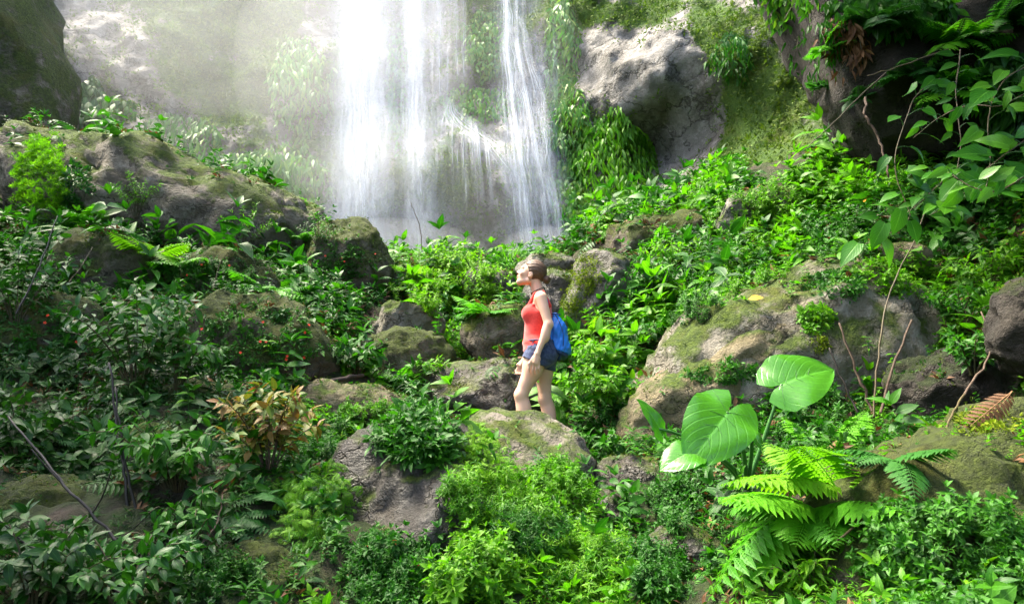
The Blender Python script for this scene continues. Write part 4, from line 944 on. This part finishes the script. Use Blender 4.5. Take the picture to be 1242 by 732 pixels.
# ------------------------------------------------------------------ the hiker
def surface_nets(fn, lo, hi, h):
    lo = np.array(lo, float); n = np.ceil((np.array(hi) - lo) / h).astype(int) + 1
    g = np.stack(np.meshgrid(*[lo[i] + h * np.arange(n[i]) for i in range(3)], indexing='ij'), -1).reshape(-1, 3).astype(np.float32)
    D = np.concatenate([fn(g[k:k + 400000]) for k in range(0, len(g), 400000)]).reshape(n); S = D < 0
    cs = [(i, j, k) for i in (0, 1) for j in (0, 1) for k in (0, 1)]
    sub = lambda A, c: A[c[0]:n[0]-1+c[0], c[1]:n[1]-1+c[1], c[2]:n[2]-1+c[2]]
    cnt = sum(sub(S, c).astype(int) for c in cs); act = (cnt > 0) & (cnt < 8)
    ids = np.full(act.shape, -1); ai = np.argwhere(act); ids[act] = np.arange(len(ai))
    acc = np.zeros((len(ai), 3)); m = np.zeros(len(ai))
    for a in range(8):
        for b in range(a + 1, 8):
            ca, cb = np.array(cs[a]), np.array(cs[b])
            if np.abs(ca - cb).sum() != 1: continue
            da = D[tuple((ai + ca).T)]; db = D[tuple((ai + cb).T)]; x = (da < 0) != (db < 0)
            t = np.where(x, da / np.where(da == db, 1, da - db), 0)
            acc += np.where(x[:, None], ca + t[:, None] * (cb - ca), 0); m += x
    V = lo + (ai + acc / m[:, None]) * h; F = []
    for ax in range(3):
        o = [i for i in range(3) if i != ax]; sl0 = [slice(None)] * 3; sl1 = [slice(None)] * 3; sl0[ax] = slice(0, -1); sl1[ax] = slice(1, None)
        e = np.argwhere(S[tuple(sl0)] != S[tuple(sl1)]); e = e[(e[:, o[0]] > 0) & (e[:, o[1]] > 0) & (e[:, o[0]] < n[o[0]] - 1) & (e[:, o[1]] < n[o[1]] - 1)]
        q = []
        for d0, d1 in ((0, 0), (-1, 0), (-1, -1), (0, -1)):
            c = e.copy(); c[:, o[0]] += d0; c[:, o[1]] += d1; q.append(ids[tuple(c.T)])
        q = np.stack(q, 1); flip = S[tuple(e.T)] ^ (ax == 1); q[~flip] = q[~flip][:, ::-1]; F.append(q)
    return V, np.concatenate(F)
A3 = lambda *a: np.array(a, np.float32)
def cap(p, a, b, ra, rb):
    a = A3(*a); b = A3(*b); ab = b - a; t = np.clip((p - a) @ ab / (ab @ ab), 0, 1)
    return np.linalg.norm(p - a - t[:, None] * ab, axis=1) - (ra + (rb - ra) * t)
def ell(p, c, r, B=None):
    q = p - A3(*c)
    if B is not None: q = q @ B.T.astype(np.float32)
    r = A3(*r); k0 = np.linalg.norm(q / r, axis=1); k1 = np.linalg.norm(q / r ** 2, axis=1)
    return k0 * (k0 - 1) / np.maximum(k1, 1e-6)
def sm(k, *d):
    o = d[0]
    for x in d[1:]:
        h = np.clip(.5 + .5 * (x - o) / k, 0, 1); o = x + (o - x) * h - k * h * (1 - h)
    return o
# head frame: she faces -x and looks up
ht = R(22); FH = np.array([-math.cos(ht), 0, math.sin(ht)]); UH = np.array([math.sin(ht), 0, math.cos(ht)]); YH = np.array([0, 1., 0]); HB = np.stack([FH, YH, UH]); HC = np.array([-.052, 0, 1.545])
H = lambda f, y, u: tuple(HC + FH * f + YH * y + UH * u)
def torso(p):
    d = sm(.06, ell(p, (.022, 0, .875), (.108, .160, .115)), ell(p, (-.008, 0, 1.0), (.098, .124, .15)), ell(p, (.012, 0, 1.17), (.103, .140, .17)))
    d = sm(.05, d, ell(p, (.075, -.07, .845), (.085, .085, .095)), ell(p, (.075, .07, .845), (.085, .085, .095)))
    d = sm(.035, d, ell(p, (-.062, -.060, 1.185), (.062, .058, .066)), ell(p, (-.062, .060, 1.185), (.062, .058, .066)))
    return sm(.06, d, cap(p, (.03, -.115, 1.315), (.03, .115, 1.315), .052, .052))
def thighs(p):
    a = sm(.03, cap(p, (.015, -.088, .85), (-.138, -.098, .50), .088, .052), ell(p, (-.04, -.09, .74), (.085, .080, .13)))
    b = sm(.03, cap(p, (.04, .088, .85), (.055, .098, .47), .088, .052), ell(p, (.045, .09, .72), (.083, .08, .13)))
    return a, b
def body(p):
    ta, tb = thighs(p)
    la = sm(.03, ta, cap(p, (-.138, -.098, .50), (-.105, -.10, .10), .054, .036), ell(p, (-.105, -.10, .36), (.056, .052, .12)))
    lb = sm(.03, tb, cap(p, (.055, .098, .47), (.140, .10, .10), .054, .036), ell(p, (.092, .10, .34), (.056, .052, .12)))
    fa = sm(.03, la, cap(p, (-.09, -.10, .05), (-.25, -.105, .030), .042, .028)); fb = sm(.03, lb, cap(p, (.16, .10, .05), (.0, .105, .030), .042, .028))
    d = sm(.045, torso(p), fa); d = sm(.045, d, fb)
    d = sm(.04, d, cap(p, (.022, 0, 1.33), (-.018, 0, 1.465), .056, .050))
    # arms
    n1 = sm(.02, cap(p, (.035, -.165, 1.305), (.098, -.205, 1.075), .046, .036), cap(p, (.098, -.205, 1.075), (.005, -.225, .835), .036, .023), ell(p, (.075, -.212, 1.0), (.036, .036, .075)))
    d = sm(.045, d, n1); f1 = sm(.018, cap(p, (.002, -.225, .83), (-.018, -.222, .765), .024, .026), cap(p, (.012, -.222, .79), (-.002, -.222, .755), .020, .020))
    for x0, x1, z1, z2 in ((-.050, -.064, .712, .682), (-.027, -.036, .698, .665), (-.004, -.010, .700, .668), (.018, .014, .712, .687)):
        f1 = sm(.004, f1, cap(p, (x0, -.222, .756), (x1, -.221, z1), .0105, .0095), cap(p, (x1, -.221, z1), (x1 + .006, -.205, z2), .0095, .008))
    f1 = sm(.012, f1, cap(p, (-.03, -.225, .80), (-.066, -.222, .752), .013, .010), cap(p, (-.066, -.222, .752), (-.070, -.218, .722), .010, .008))
    d = sm(.015, d, f1)
    n2 = sm(.02, cap(p, (.035, .165, 1.305), (.03, .205, 1.07), .046, .036), cap(p, (.03, .205, 1.07), (-.115, .20, .83), .036, .023)); d = sm(.045, d, n2)
    f2 = cap(p, (-.118, .20, .825), (-.150, .198, .765), .024, .026)
    for k in range(4):
        x0 = -.172 + .018 * k; f2 = sm(.008, f2, cap(p, (x0, .198, .765 - .004 * k), (x0 - .026, .196, .715 - .006 * k), .0105, .0095), cap(p, (x0 - .026, .196, .715 - .006 * k), (x0 - .022, .18, .69), .0095, .008))
    f2 = sm(.012, f2, cap(p, (-.145, .20, .80), (-.19, .195, .77), .013, .009)); d = sm(.015, d, f2)
    # head
    hd = sm(.03, ell(p, H(-.018, 0, .03), (.098, .076, .088), HB), ell(p, H(.040, 0, -.030), (.058, .060, .085), HB))
    hd = sm(.022, hd, cap(p, H(.0, -.048, -.075), H(.068, -.012, -.108), .022, .018), cap(p, H(.0, .048, -.075), H(.068, .012, -.108), .022, .018), cap(p, H(.07, -.012, -.108), H(.07, .012, -.108), .0185, .0185))
    hd = sm(.014, hd, cap(p, H(.080, -.036, .020), H(.087, 0, .018), .014, .014), cap(p, H(.080, .036, .020), H(.087, 0, .018), .014, .014))
    for s in (-1, 1):
        hd = np.maximum(hd, -sm(.001, ell(p, H(.096, .031 * s, .0), (.014, .020, .012), HB)) - .004 * 0)
        hd = sm(.010, hd, ell(p, H(.068, .044 * s, -.035), (.02, .02, .02), HB))
        hd = sm(.006, hd, np.maximum(ell(p, H(-.008, .074 * s, -.022), (.020, .010, .032), HB), -ell(p, H(-.002, .084 * s, -.018), (.010, .006, .018), HB)))
    hd = sm(.010, hd, cap(p, H(.090, 0, .008), H(.113, 0, -.030), .007, .0105), cap(p, H(.100, -.012, -.036), H(.100, .012, -.036), .009, .009))
    hd = sm(.006, hd, cap(p, H(.090, -.017, -.064), H(.098, 0, -.060), .006, .009), cap(p, H(.090, .017, -.064), H(.098, 0, -.060), .006, .009), cap(p, H(.086, -.014, -.077), H(.093, 0, -.078), .007, .0095), cap(p, H(.086, .014, -.077), H(.093, 0, -.078), .007, .0095))
    return sm(.03, d, hd)
def tank(p):
    t = torso(p) - .011; x, y, z = p.T
    wr = .0022 * np.sin(z * 95 + x * 60 + 5 * np.sin(x * 22)) * np.clip((1.12 - z) / .2, 0, 1)
    t = t + wr
    t = t - .014 * np.clip((1.0 - z) / .05, 0, 1)
    top = z - (1.275 + .012 * np.cos(y * 30)); hem = (.915 + .5 * np.clip(x, -.14, .1) + .004 * np.sin(y * 60)) - z
    arm = np.abs(y) - (.128 + .05 * np.clip((1.235 - z) / .10, 0, 1)); d = np.maximum(np.maximum(t, top), np.maximum(hem, np.where(z > 1.13, arm, -1)))
    for s in (-1, 1):
        d = sm(.008, d, cap(p, (-.075, .082 * s, 1.245), (-.02, .098 * s, 1.352), .015, .012), cap(p, (-.02, .098 * s, 1.352), (.055, .095 * s, 1.366), .012, .012), cap(p, (.055, .095 * s, 1.366), (.108, .075 * s, 1.25), .012, .016))
    return np.maximum(d, -(torso(p) + .004)) if False else d
def shorts(p):
    x, y, z = p.T; ta, tb = thighs(p)
    d = sm(.03, torso(p) - .014, ta - .020, tb - .020)
    hem = (.758 - .50 * x + .003 * np.sin(x * 170) ) - z
    hem = np.where(y > 0, (.735 - .25 * x) - z, hem)
    return np.maximum(np.maximum(d, z - .975), hem) + .0015 * np.sin(z * 120 + x * 40)
def hair(p):
    q = (p - HC) @ HB.T.astype(np.float32); f, y, u = q.T
    st = .0014 * np.sin(u * 190 + y * 60 + 2.5 * np.sin(f * 30)) + .0011 * np.sin(u * 330 - f * 60)
    d = ell(p, H(-.020, 0, .032), (.108, .086, .098), HB) + st
    lim = np.maximum(f - (.090 - .5 * np.abs(y) + np.clip(u - .06, -.2, 0) * .62), -.062 - u + .25 * f); d = np.maximum(d, np.maximum(lim, -(u + .115)))
    ear = ell(p, H(.0, .0, -.030), (.030, .12, .034), HB); d = np.maximum(d, -ear)
    d = sm(.02, d, cap(p, H(-.080, 0, -.01), H(-.075, 0, -.050), .034, .028) + st)
    return sm(.008, d, ell(p, H(-.143, 0, -.004), (.034, .040, .038), HB) + st * 2)
m, nt, out = newmat('skin'); n = N(nt); tc = n('ShaderNodeTexCoord'); lip = n('ShaderNodeAttribute', attribute_name='lip'); blush = n.noise(tc.outputs['Object'], 9., 4)
skc = n.mix(n.maprange(blush, .35, .7), (.63, .385, .27), (.69, .42, .31)); skc = n.mix(lip.outputs['Fac'], skc, (.45, .12, .11))
bs = n('ShaderNodeBsdfPrincipled', {'Base Color': skc, 'Roughness': .48, 'Specular IOR Level': .4, 'Subsurface Weight': .12, 'Subsurface Scale': .02, 'Normal': n('ShaderNodeBump', {'Height': n.noise(tc.outputs['Object'], 220., 3), 'Strength': .08, 'Distance': .002}).outputs[0]})
bs.inputs['Subsurface Radius'].default_value = (1., .35, .2); nt.links.new(bs.outputs[0], out.inputs[0]); M['skin'] = m
M['red_cloth'] = plain_mat('coral red cotton', (.78, .055, .045), .8, (.66, .04, .035), 60, .25, .2, .3)
M['denim'] = plain_mat('dark blue denim', (.022, .034, .085), .85, (.055, .075, .15), 55, .4, .2, .2)
M['hair'] = plain_mat('brown hair', (.058, .028, .013), .55, (.115, .058, .027), 70, .5, .5)
M['pack'] = plain_mat('bright blue nylon', (.012, .19, .68), .5, (.010, .15, .58), 25, .35)
M['packdark'] = plain_mat('navy nylon', (.010, .028, .10), .6, (.014, .04, .13), 25, .3)
M['black'] = plain_mat('black cord', (.012, .012, .013), .6)
M['eyewhite'] = plain_mat('eye', (.45, .42, .4), .25, spec=.5); M['iris'] = plain_mat('iris', (.03, .02, .015), .2); M['brow'] = plain_mat('eyebrow hair', (.08, .045, .026), .8); M['sole'] = plain_mat('grey shoe', (.08, .075, .07), .8)
def hiker():
    px, py, d = 653, 553, 6.0
    w0 = P(px, py, d); g = drop(w0[0] - .05, w0[1], 6.); zf = w0[2]
    root = thing('person', 'woman in red tank top and denim shorts, in profile, looking up at the falls', 'person', (w0[0], w0[1], zf))
    root.rotation_euler = (0, 0, R(-4)); root.scale = (1.035,) * 3
    V, F = surface_nets(body, (-.30, -.28, -.01), (.24, .27, 1.70), .0058)
    lipm = np.zeros(len(V))
    for s in (-.012, 0, .012):
        for u_, f_ in ((-.060, .098), (-.078, .094)):
            lipm = np.maximum(lipm, np.clip(1.6 - np.linalg.norm(V - np.array(H(f_, s, u_)), axis=1) / .011, 0, 1))
    link('body', mesh_np('body', V, F, M['skin'], attrs={'lip': lipm * .8}), root)
    V, F = surface_nets(tank, (-.19, -.19, .80), (.17, .19, 1.40), .0062); link('tank_top', mesh_np('tank_top', V, F, M['red_cloth']), root)
    V, F = surface_nets(shorts, (-.19, -.21, .62), (.21, .21, 1.0), .0068); sh = link('shorts', mesh_np('shorts', V, F, M['denim']), root)
    stem('waistband', [np.array([.022 + .131 * math.cos(a), .181 * math.sin(a), .952]) for a in np.linspace(0, 2 * math.pi, 28)], .007, .007, 'denim', sh, 6).name = 'waistband'
    for pts in ([(-.03, -.182, .945), (-.045, -.186, .90), (-.075, -.180, .87)], [(.09, -.172, .94), (.13, -.150, .86)]):
        stem('pocket_seam', [np.array(p) for p in pts], .004, .004, 'denim', sh, 4)
    hr_v, hr_f = surface_nets(hair, (-.10, -.11, 1.38), (.15, .11, 1.70), .0052); HR = link('hair', mesh_np('hair', hr_v, hr_f, M['hair']), root)
    for k in range(14):
        u0 = rng.uniform(-.05, .10); a0 = np.array(H(rng.uniform(-.09, .03), rng.choice([-1, 1]) * rng.uniform(.02, .078), u0)); stem('hair_strand', bez(a0, a0 + rng.normal(0, .012, 3) - FH * .03, a0 - FH * rng.uniform(.03, .07) - UH * rng.uniform(.0, .05) + rng.normal(0, .012, 3), 5), .0016, .0008, 'hair', HR, 4)
    stem('necklace', [np.array([.006 + .062 * math.cos(a), .060 * math.sin(a), 1.392 + .026 * math.cos(a)]) for a in np.linspace(0, 2 * math.pi, 24)], .0042, .0042, 'black', root, 5)
    for s in (-1, 1):
        ev = ICO4[0] * .0095; e = link('eye', mesh_np('eye', ev, ICO4[1], M['eyewhite']), root, Vector(H(.0805, .031 * s, .0)))
        link('iris', mesh_np('iris', ICO4[0] * np.array([.006, .006, .006]), ICO4[1], M['iris']), e, Vector(FH * .0052 + UH * .001))
        stem('eyebrow', [np.array(H(.094 - .010 * t * t, s * (.012 + .036 * t), .018 + .008 * math.sin(t * 2.4))) for t in np.linspace(0, 1, 6)], .0038, .002, 'brow', root, 4)
        x0 = -.10 if s < 0 else .15
        f = lambda p: sm(.03, cap(p, (x0 + .01, .10 * s, .05), (x0 - .15, .104 * s, .034), .050, .036), cap(p, (x0 + .005, .10 * s, .05), (x0 + .003, .10 * s, .10), .046, .045))
        V, F = surface_nets(lambda p: np.maximum(f(p), -p[:, 2]), (x0 - .22, .10 * s - .07, -.012), (x0 + .08, .10 * s + .07, .17), .008); link('shoe', mesh_np('shoe', V, F, M['sole']), root)
    bp = thing('backpack', 'bright blue drawstring backpack with navy base on the woman\'s back', 'backpack', (w0[0], w0[1], zf)); bp.rotation_euler = (0, 0, R(-4)); bp.scale = (1.035,) * 3
    def sack(p):
        q = p * A3(1, .72, 1); x, y, z = p.T
        d = sm(.05, cap(q, (.150, 0, 1.17), (.165, 0, 1.06), .030, .070), cap(q, (.165, 0, 1.06), (.185, 0, .885), .072, .098))
        d = np.maximum(d, -(torso(p) - .016)); d = np.maximum(d, .13 * 0 - (x - .085))
        return d + .0035 * np.sin(z * 48 + x * 70 + 2 * np.sin(y * 30)) + .002 * np.sin(x * 150 - z * 60)
    lim = lambda p: (p[:, 2] - .86) + .35 * (p[:, 0] - .2)
    V, F = surface_nets(lambda p: np.maximum(sack(p), -lim(p)), (.07, -.18, .74), (.32, .18, 1.25), .007); link('bag', mesh_np('bag', V, F, M['pack']), bp)
    V, F = surface_nets(lambda p: np.maximum(sack(p) + .002, lim(p) + .001), (.07, -.18, .74), (.32, .18, 1.0), .007); link('base_panel', mesh_np('base_panel', V, F, M['packdark']), bp)
    for s in (-1, 1):
        stem('strap', bez(np.array([.13, .10 * s, .82]), np.array([.10, .125 * s, 1.18]), np.array([.085, .115 * s, 1.30]), 8), .006, .006, 'pack', bp, 5)
    stem('seam', [np.array([.155 + .03 * t + .045 * math.sin(t * 2.6), -.105 - .03 * math.sin(t * 2.8), 1.17 - .30 * t]) for t in np.linspace(0, 1, 9)], .004, .004, 'packdark', bp, 4)
    stem('drawstring', [np.array([.15 + .045 * math.cos(a), .055 * math.sin(a), 1.185]) for a in np.linspace(0, 2 * math.pi, 16)], .005, .005, 'packdark', bp, 5)
    # flat stone under her shoes
    return zf
ZF = hiker()

# ------------------------------------------------------------------ falling water
def water_mat(name, dens, fx=9., seed=0., streak=.5, col=(.86, .90, .96)):
    m, nt, out = newmat(name); n = N(nt); tc = n('ShaderNodeTexCoord')
    mp = n('ShaderNodeMapping', {'Vector': tc.outputs['UV'], 'Location': (seed, seed * .7, seed), 'Scale': (fx, 1.1, 1.)})
    a = n.noise(mp.outputs[0], 3.2, 6, .62, .15); mp2 = n('ShaderNodeMapping', {'Vector': tc.outputs['UV'], 'Location': (seed + 3, 0, 0), 'Scale': (fx * 2.4, .55, 1.)})
    b = n.noise(mp2.outputs[0], 3.5, 4, .6)
    al = n.math('ADD', n.math('MULTIPLY', n.maprange(a, .34, .66), 1 - streak), n.math('MULTIPLY', n.maprange(b, .40, .70), streak))
    at = n('ShaderNodeAttribute', attribute_name='alpha').outputs['Fac']
    al = n.math('MULTIPLY', n.math('MULTIPLY', al, at), dens, clamp=True)
    df = n('ShaderNodeBsdfDiffuse', {'Color': (*col, 1)}); tl = n('ShaderNodeBsdfTranslucent', {'Color': (*col, 1)}); gl = n('ShaderNodeBsdfPrincipled', {'Base Color': (*col, 1), 'Roughness': .35})
    s1 = n('ShaderNodeMixShader', {0: .45, 1: df.outputs[0], 2: tl.outputs[0]}); s2 = n('ShaderNodeMixShader', {0: .2, 1: s1.outputs[0], 2: gl.outputs[0]})
    tr = n('ShaderNodeBsdfTransparent'); mx = n('ShaderNodeMixShader', {0: al, 1: tr.outputs[0], 2: s2.outputs[0]})
    nt.links.new(mx.outputs[0], out.inputs[0]); return m
FALLS = {}
cl_bvh = BVHTree.FromPolygons(cv.tolist(), cf.tolist())
def cliff_d(px, py):
    h = cl_bvh.ray_cast(CAM, ray(px, py), 60); return h[0].y if h[0] else 14.
def fall(name, rows, mat, lift=.3, layers=1, nc=26, per=7, edge=.25, fade=(.0, .0), parent=None):
    """rows: (py, x_left, x_right, strength) down the photograph; the sheet lies LIFT in front of the cliff and falls, it does not climb back"""
    ry = np.array([r[0] for r in rows], float); t = np.linspace(0, 1, per * (len(rows) - 1) + 1); yy = np.interp(t, np.linspace(0, 1, len(rows)), ry)
    xl = np.interp(yy, ry, [r[1] for r in rows]); xr = np.interp(yy, ry, [r[2] for r in rows]); st = np.interp(yy, ry, [r[3] for r in rows])
    for q in range(2):
        xl[1:-1] = (xl[:-2] + 2 * xl[1:-1] + xl[2:]) / 4; xr[1:-1] = (xr[:-2] + 2 * xr[1:-1] + xr[2:]) / 4
    if nc > 10:
        z0 = np.zeros_like(yy); xl += 5 * fbm(np.stack([yy / 28, z0 + xl.mean(), z0], 1), 3); xr += 5 * fbm(np.stack([yy / 28, z0 + xr.mean() + 9, z0], 1), 3)
    s = np.linspace(0, 1, nc); D = np.array([[cliff_d(a + (b - a) * u, y) for u in s] for a, b, y in zip(xl, xr, yy)])
    for q in range(8): D[:, 1:-1] = (D[:, :-2] + 2 * D[:, 1:-1] + D[:, 2:]) / 4; D[1:-1] = (D[:-2] + 2 * D[1:-1] + D[2:]) / 4
    D = np.minimum.accumulate(D, 0)
    ctr = float(np.mean((xl + xr) / 2)); key = 'left' if ctr < 520 else ('middle' if ctr < 607 else 'right'); objs = []
    for L in range(layers):
        V = []; UV = []; Al = []; jx = rng.normal(0, .04, nc)
        for i in range(len(yy)):
            for j in range(nc):
                dd = D[i, j] - lift - .16 * L + .10 * math.sin(j * 1.7 + L * 2 + i * .12) * .6
                V.append(P(xl[i] + (xr[i] - xl[i]) * s[j], yy[i], dd)); UV.append((s[j] * (xr.mean() - xl.mean()) / 100 + L * 3.3, (yy[i]) / 100.))
                e = min(s[j], 1 - s[j]) / max(edge, 1e-3); e = min(1, e); e = e * e * (3 - 2 * e)
                f0 = 1 if fade[0] == 0 else min(1, t[i] / fade[0]); f1 = 1 if fade[1] == 0 else min(1, (1 - t[i]) / fade[1])
                Al.append(st[i] * e * f0 * f1)
        me = mesh_np(name, V, grid_faces(nc, len(yy)), mat, UV, {'alpha': Al})
        if key in FALLS: objs.append(link('water_strand' if nc < 10 else 'water_sheet', me, FALLS[key]))
        else: FALLS[key] = kind(link('waterfall', me), 'structure')
    return objs
W1 = water_mat('white water', .40, 5., 0, .45); W2 = water_mat('white water strands', .60, 7., 5., .85); W3 = water_mat('thin water veil', .38, 6., 9., .65, (.74, .82, .95))
fall('waterfall', [(-70,402,484,1.),(0,402,484,1.),(80,396,486,1.),(180,388,488,1.),(260,386,492,1.),(335,386,496,.9)], W1, .35, 4, edge=.5, fade=(0,.12))
fall('waterfall', [(-70,480,522,1.),(0,483,521,1.),(90,487,522,1.),(170,486,526,1.),(250,484,536,.9),(335,484,540,.8)], W1, .35, 3, edge=.5, fade=(0,.12))
fall('waterfall', [(-70,385,570,.6),(60,380,565,.75),(180,372,570,.8),(335,372,580,.7)], W3, .2, 2, edge=.3)
for x in rng.choice([420, 432, 445, 458, 495, 503, 512, 530], 12) + rng.normal(0, 5, 12):
    wd = rng.uniform(4, 12); fall('waterfall_strand', [(-70,x-wd,x+wd,.4),(100,x-wd,x+wd,rng.uniform(.2,.5)),(330,x-wd*1.4-6,x+wd*1.4-2,rng.uniform(.2,.5))], W2, rng.uniform(.4,1.), 1, nc=7, edge=.5)
for x in rng.uniform(0, 1, 16):
    a = 606 + 26 * x; wd = rng.uniform(1.5, 4); fall('waterfall_strand', [(-40,a-wd,a+wd,.5),(60,a+4*x-wd,a+4*x+wd,.8),(150,612+46*x-wd,612+46*x+wd,.9),(250,622+54*x-wd,622+54*x+wd,.8),(322,630+60*x-wd*2,630+60*x+wd*2,.9)], W2, rng.uniform(.3,.7), 1, nc=5, edge=.5)
for x in rng.uniform(0, 1, 12):
    a = 530 + 70 * x; wd = rng.uniform(1.5, 3.5); y = 138 + 44 * x * x; fall('waterfall_strand', [(y-14,540+50*x-wd,540+50*x+wd,.6),(y+12,a-wd,a+wd,.9),(y+60,a+4*x-wd,a+4*x+wd,.6),(y+rng.uniform(80,130),a+6*x-wd*1.5,a+6*x+wd*1.5,.2)], W2, rng.uniform(.3,.5), 1, nc=5, edge=.5, fade=(.08,.3))
for a, b, y1, wd in ((533,535,150,5), (553,556,108,4), (562,563,110,4), (545,540,140,3), (503,500,200,5)):
    fall('waterfall', [(-70,a-wd,a+wd,.7),(30,a-wd,a+wd,.85),(y1,b-wd*1.2,b+wd*1.2,.9)], W2, .22, 1, nc=7, edge=.5, fade=(0,.15))
fall('waterfall', [(112,528,546,.3),(135,524,566,.8),(152,522,598,.8),(175,560,622,.7),(205,596,636,.7),(250,618,650,.7),(320,630,664,.7)], W2, .22, 2, edge=.5, fade=(.1,.1))
for x0, x1, y0, y1, wd, al in ((562,566,160,262,5,.75), (553,556,165,230,3,.6), (590,596,165,250,6,.7), (575,578,170,245,4,.5), (610,612,190,240,5,.5), (530,528,170,240,3,.5)):
    al *= 1.2; fall('waterfall', [(y0,x0-wd,x0+wd,al),((y0+y1)/2,(x0+x1)/2-wd,(x0+x1)/2+wd,al),(y1,x1-wd,x1+wd,al*.7)], W2, .3, 1, nc=7, edge=.5, fade=(.1,.35))
fall('waterfall', [(-70,604,622,.8),(0,606,624,.9),(60,612,636,.9),(120,614,650,.8),(190,616,660,.75),(250,622,668,.8),(320,628,688,.9)], W2, .25, 2, edge=.5, fade=(0,.1))
fall('waterfall', [(20,622,634,.5),(70,634,650,.7),(110,646,664,.9),(150,652,668,.9),(200,650,676,.8),(260,664,686,.9),(320,668,696,.9)], W2, .3, 2, edge=.5, fade=(0,.1))
fall('waterfall', [(0,585,665,.35),(140,590,690,.6),(240,598,700,.8),(325,604,708,.8)], W3, .2, 2, edge=.3)
fall('waterfall', [(10,668,676,.4),(90,669,678,.6),(160,671,680,.4)], W3, .35, 1, nc=7, edge=.5, fade=(.2,.3))
for x, y, r, s in ((655,322,34,.6), (450,335,60,.5), (515,335,40,.5)):
    fall('waterfall', [(y-r*.9,x-r*.7,x+r*.7,.3),(y-r*.4,x-r,x+r,s),(y+6,x-r*1.3,x+r*1.3,s)], W3, .8, 2, edge=.5, fade=(.5,0))
pool = np.array([P(380,330,13.2), P(720,330,12.9), P(720,322,14.6), P(380,322,15.)]); pool[:, 2] = pool[:, 2].mean() - .25
m, nt, out = newmat('pool water'); n = N(nt); bs = n('ShaderNodeBsdfPrincipled', {'Base Color': (.05, .07, .06, 1), 'Roughness': .12}); nt.links.new(n('ShaderNodeBump', {'Height': n.noise(n('ShaderNodeNewGeometry').outputs['Position'], 5., 4), 'Strength': .5}).outputs[0], bs.inputs['Normal']); nt.links.new(bs.outputs[0], out.inputs[0])
kind(link('pool_water', mesh_np('pool_water', pool, np.array([[0, 1, 2, 3]]), m)), 'structure')

# ------------------------------------------------------------------ unseen forest leaves added over and behind the camera to shade foreground and sides
def shade_canopy():
    f = Fol()
    for x, y, z, rx, ry, rz, k in SHADE_CANOPY:
        d = rdir(k) * (rng.random(k) ** .35)[:, None]; p = np.array([x, y, z]) + d * [rx, ry, rz]
        q = rng.random(k); f.add_mix(LT['ovate'], frames(rdir(k, -.8, .3), np.tile(Zup, (k, 1)) + .6 * rng.normal(size=(k, 3)), rng.uniform(.35, .7, k), p))
    kind(link('unseen_shade_canopy', f.mesh('unseen_shade_canopy', 'deep')), 'stuff')
SHADE_CANOPY = [(4.6, 4.6, 7.9, 2.3, 2.2, .7, 600), (1.9, 6.0, 8.6, 1.2, 1.6, .5, 400), (3.4, .6, 5.2, 1.8, 1.2, .7, 500), (-6.1, 2.5, 6.6, 3.0, 2.6, 1.2, 550), (-7.5, 6, 8.6, 2.6, 2.6, 1.4, 600), (5.5, 2.5, 6.4, 3., 2.6, 1.2, 800), (7.5, 5.8, 8.8, 2.6, 2.8, 1.4, 700), (0, -4, 6, 7, 2.5, 2., 1200), (-9, -1, 4, 2, 4, 3, 600), (9, -1, 4, 2, 4, 3, 600)]
shade_canopy()
# ------------------------------------------------------------------ air and spray
def volume(name, me, dens, aniso=.3, col=(1, 1, 1)):
    m, nt, out = newmat(name); v = nt.nodes.new('ShaderNodeVolumePrincipled'); v.inputs['Color'].default_value = (*col, 1); v.inputs['Density'].default_value = dens; v.inputs['Anisotropy'].default_value = aniso
    nt.links.new(v.outputs[0], out.inputs['Volume']); me.materials.clear(); me.materials.append(m); return kind(link(name, me), 'stuff')
def box_mesh(name, lo, hi):
    c = np.array([[x, y, z] for x in (lo[0], hi[0]) for y in (lo[1], hi[1]) for z in (lo[2], hi[2])]); return mesh_np(name, c, np.array([[0,1,3,2],[4,6,7,5],[0,4,5,1],[2,3,7,6],[0,2,6,4],[1,5,7,3]]), smooth=False)
mv = []; 
def mist(c, r, dens):
    me = mesh_np('spray_mist', ICO4[0] * np.array(r), ICO4[1]); o = volume('spray_mist', me, dens, .1); o.location = c; return o

for px_, py_, d_, r_, dn in ((310, 5, 12.3, (4.2, 1.3, 2.3), .050), (150, 70, 11.9, (2.6, 1.0, 2.0), .028), (430, 70, 12.7, (2.4, 1.2, 3.0), .055), (330, 190, 12.0, (2.8, 1.0, 1.5), .035), (520, 250, 12.7, (2.8, 1.0, 1.9), .050), (470, 315, 12.6, (2.0, .7, .8), .14), (660, 310, 12.3, (.9, .6, .55), .16), (600, 60, 12.6, (1.8, .9, 2.0), .03)):
    mist(P(px_, py_, d_), r_, dn)
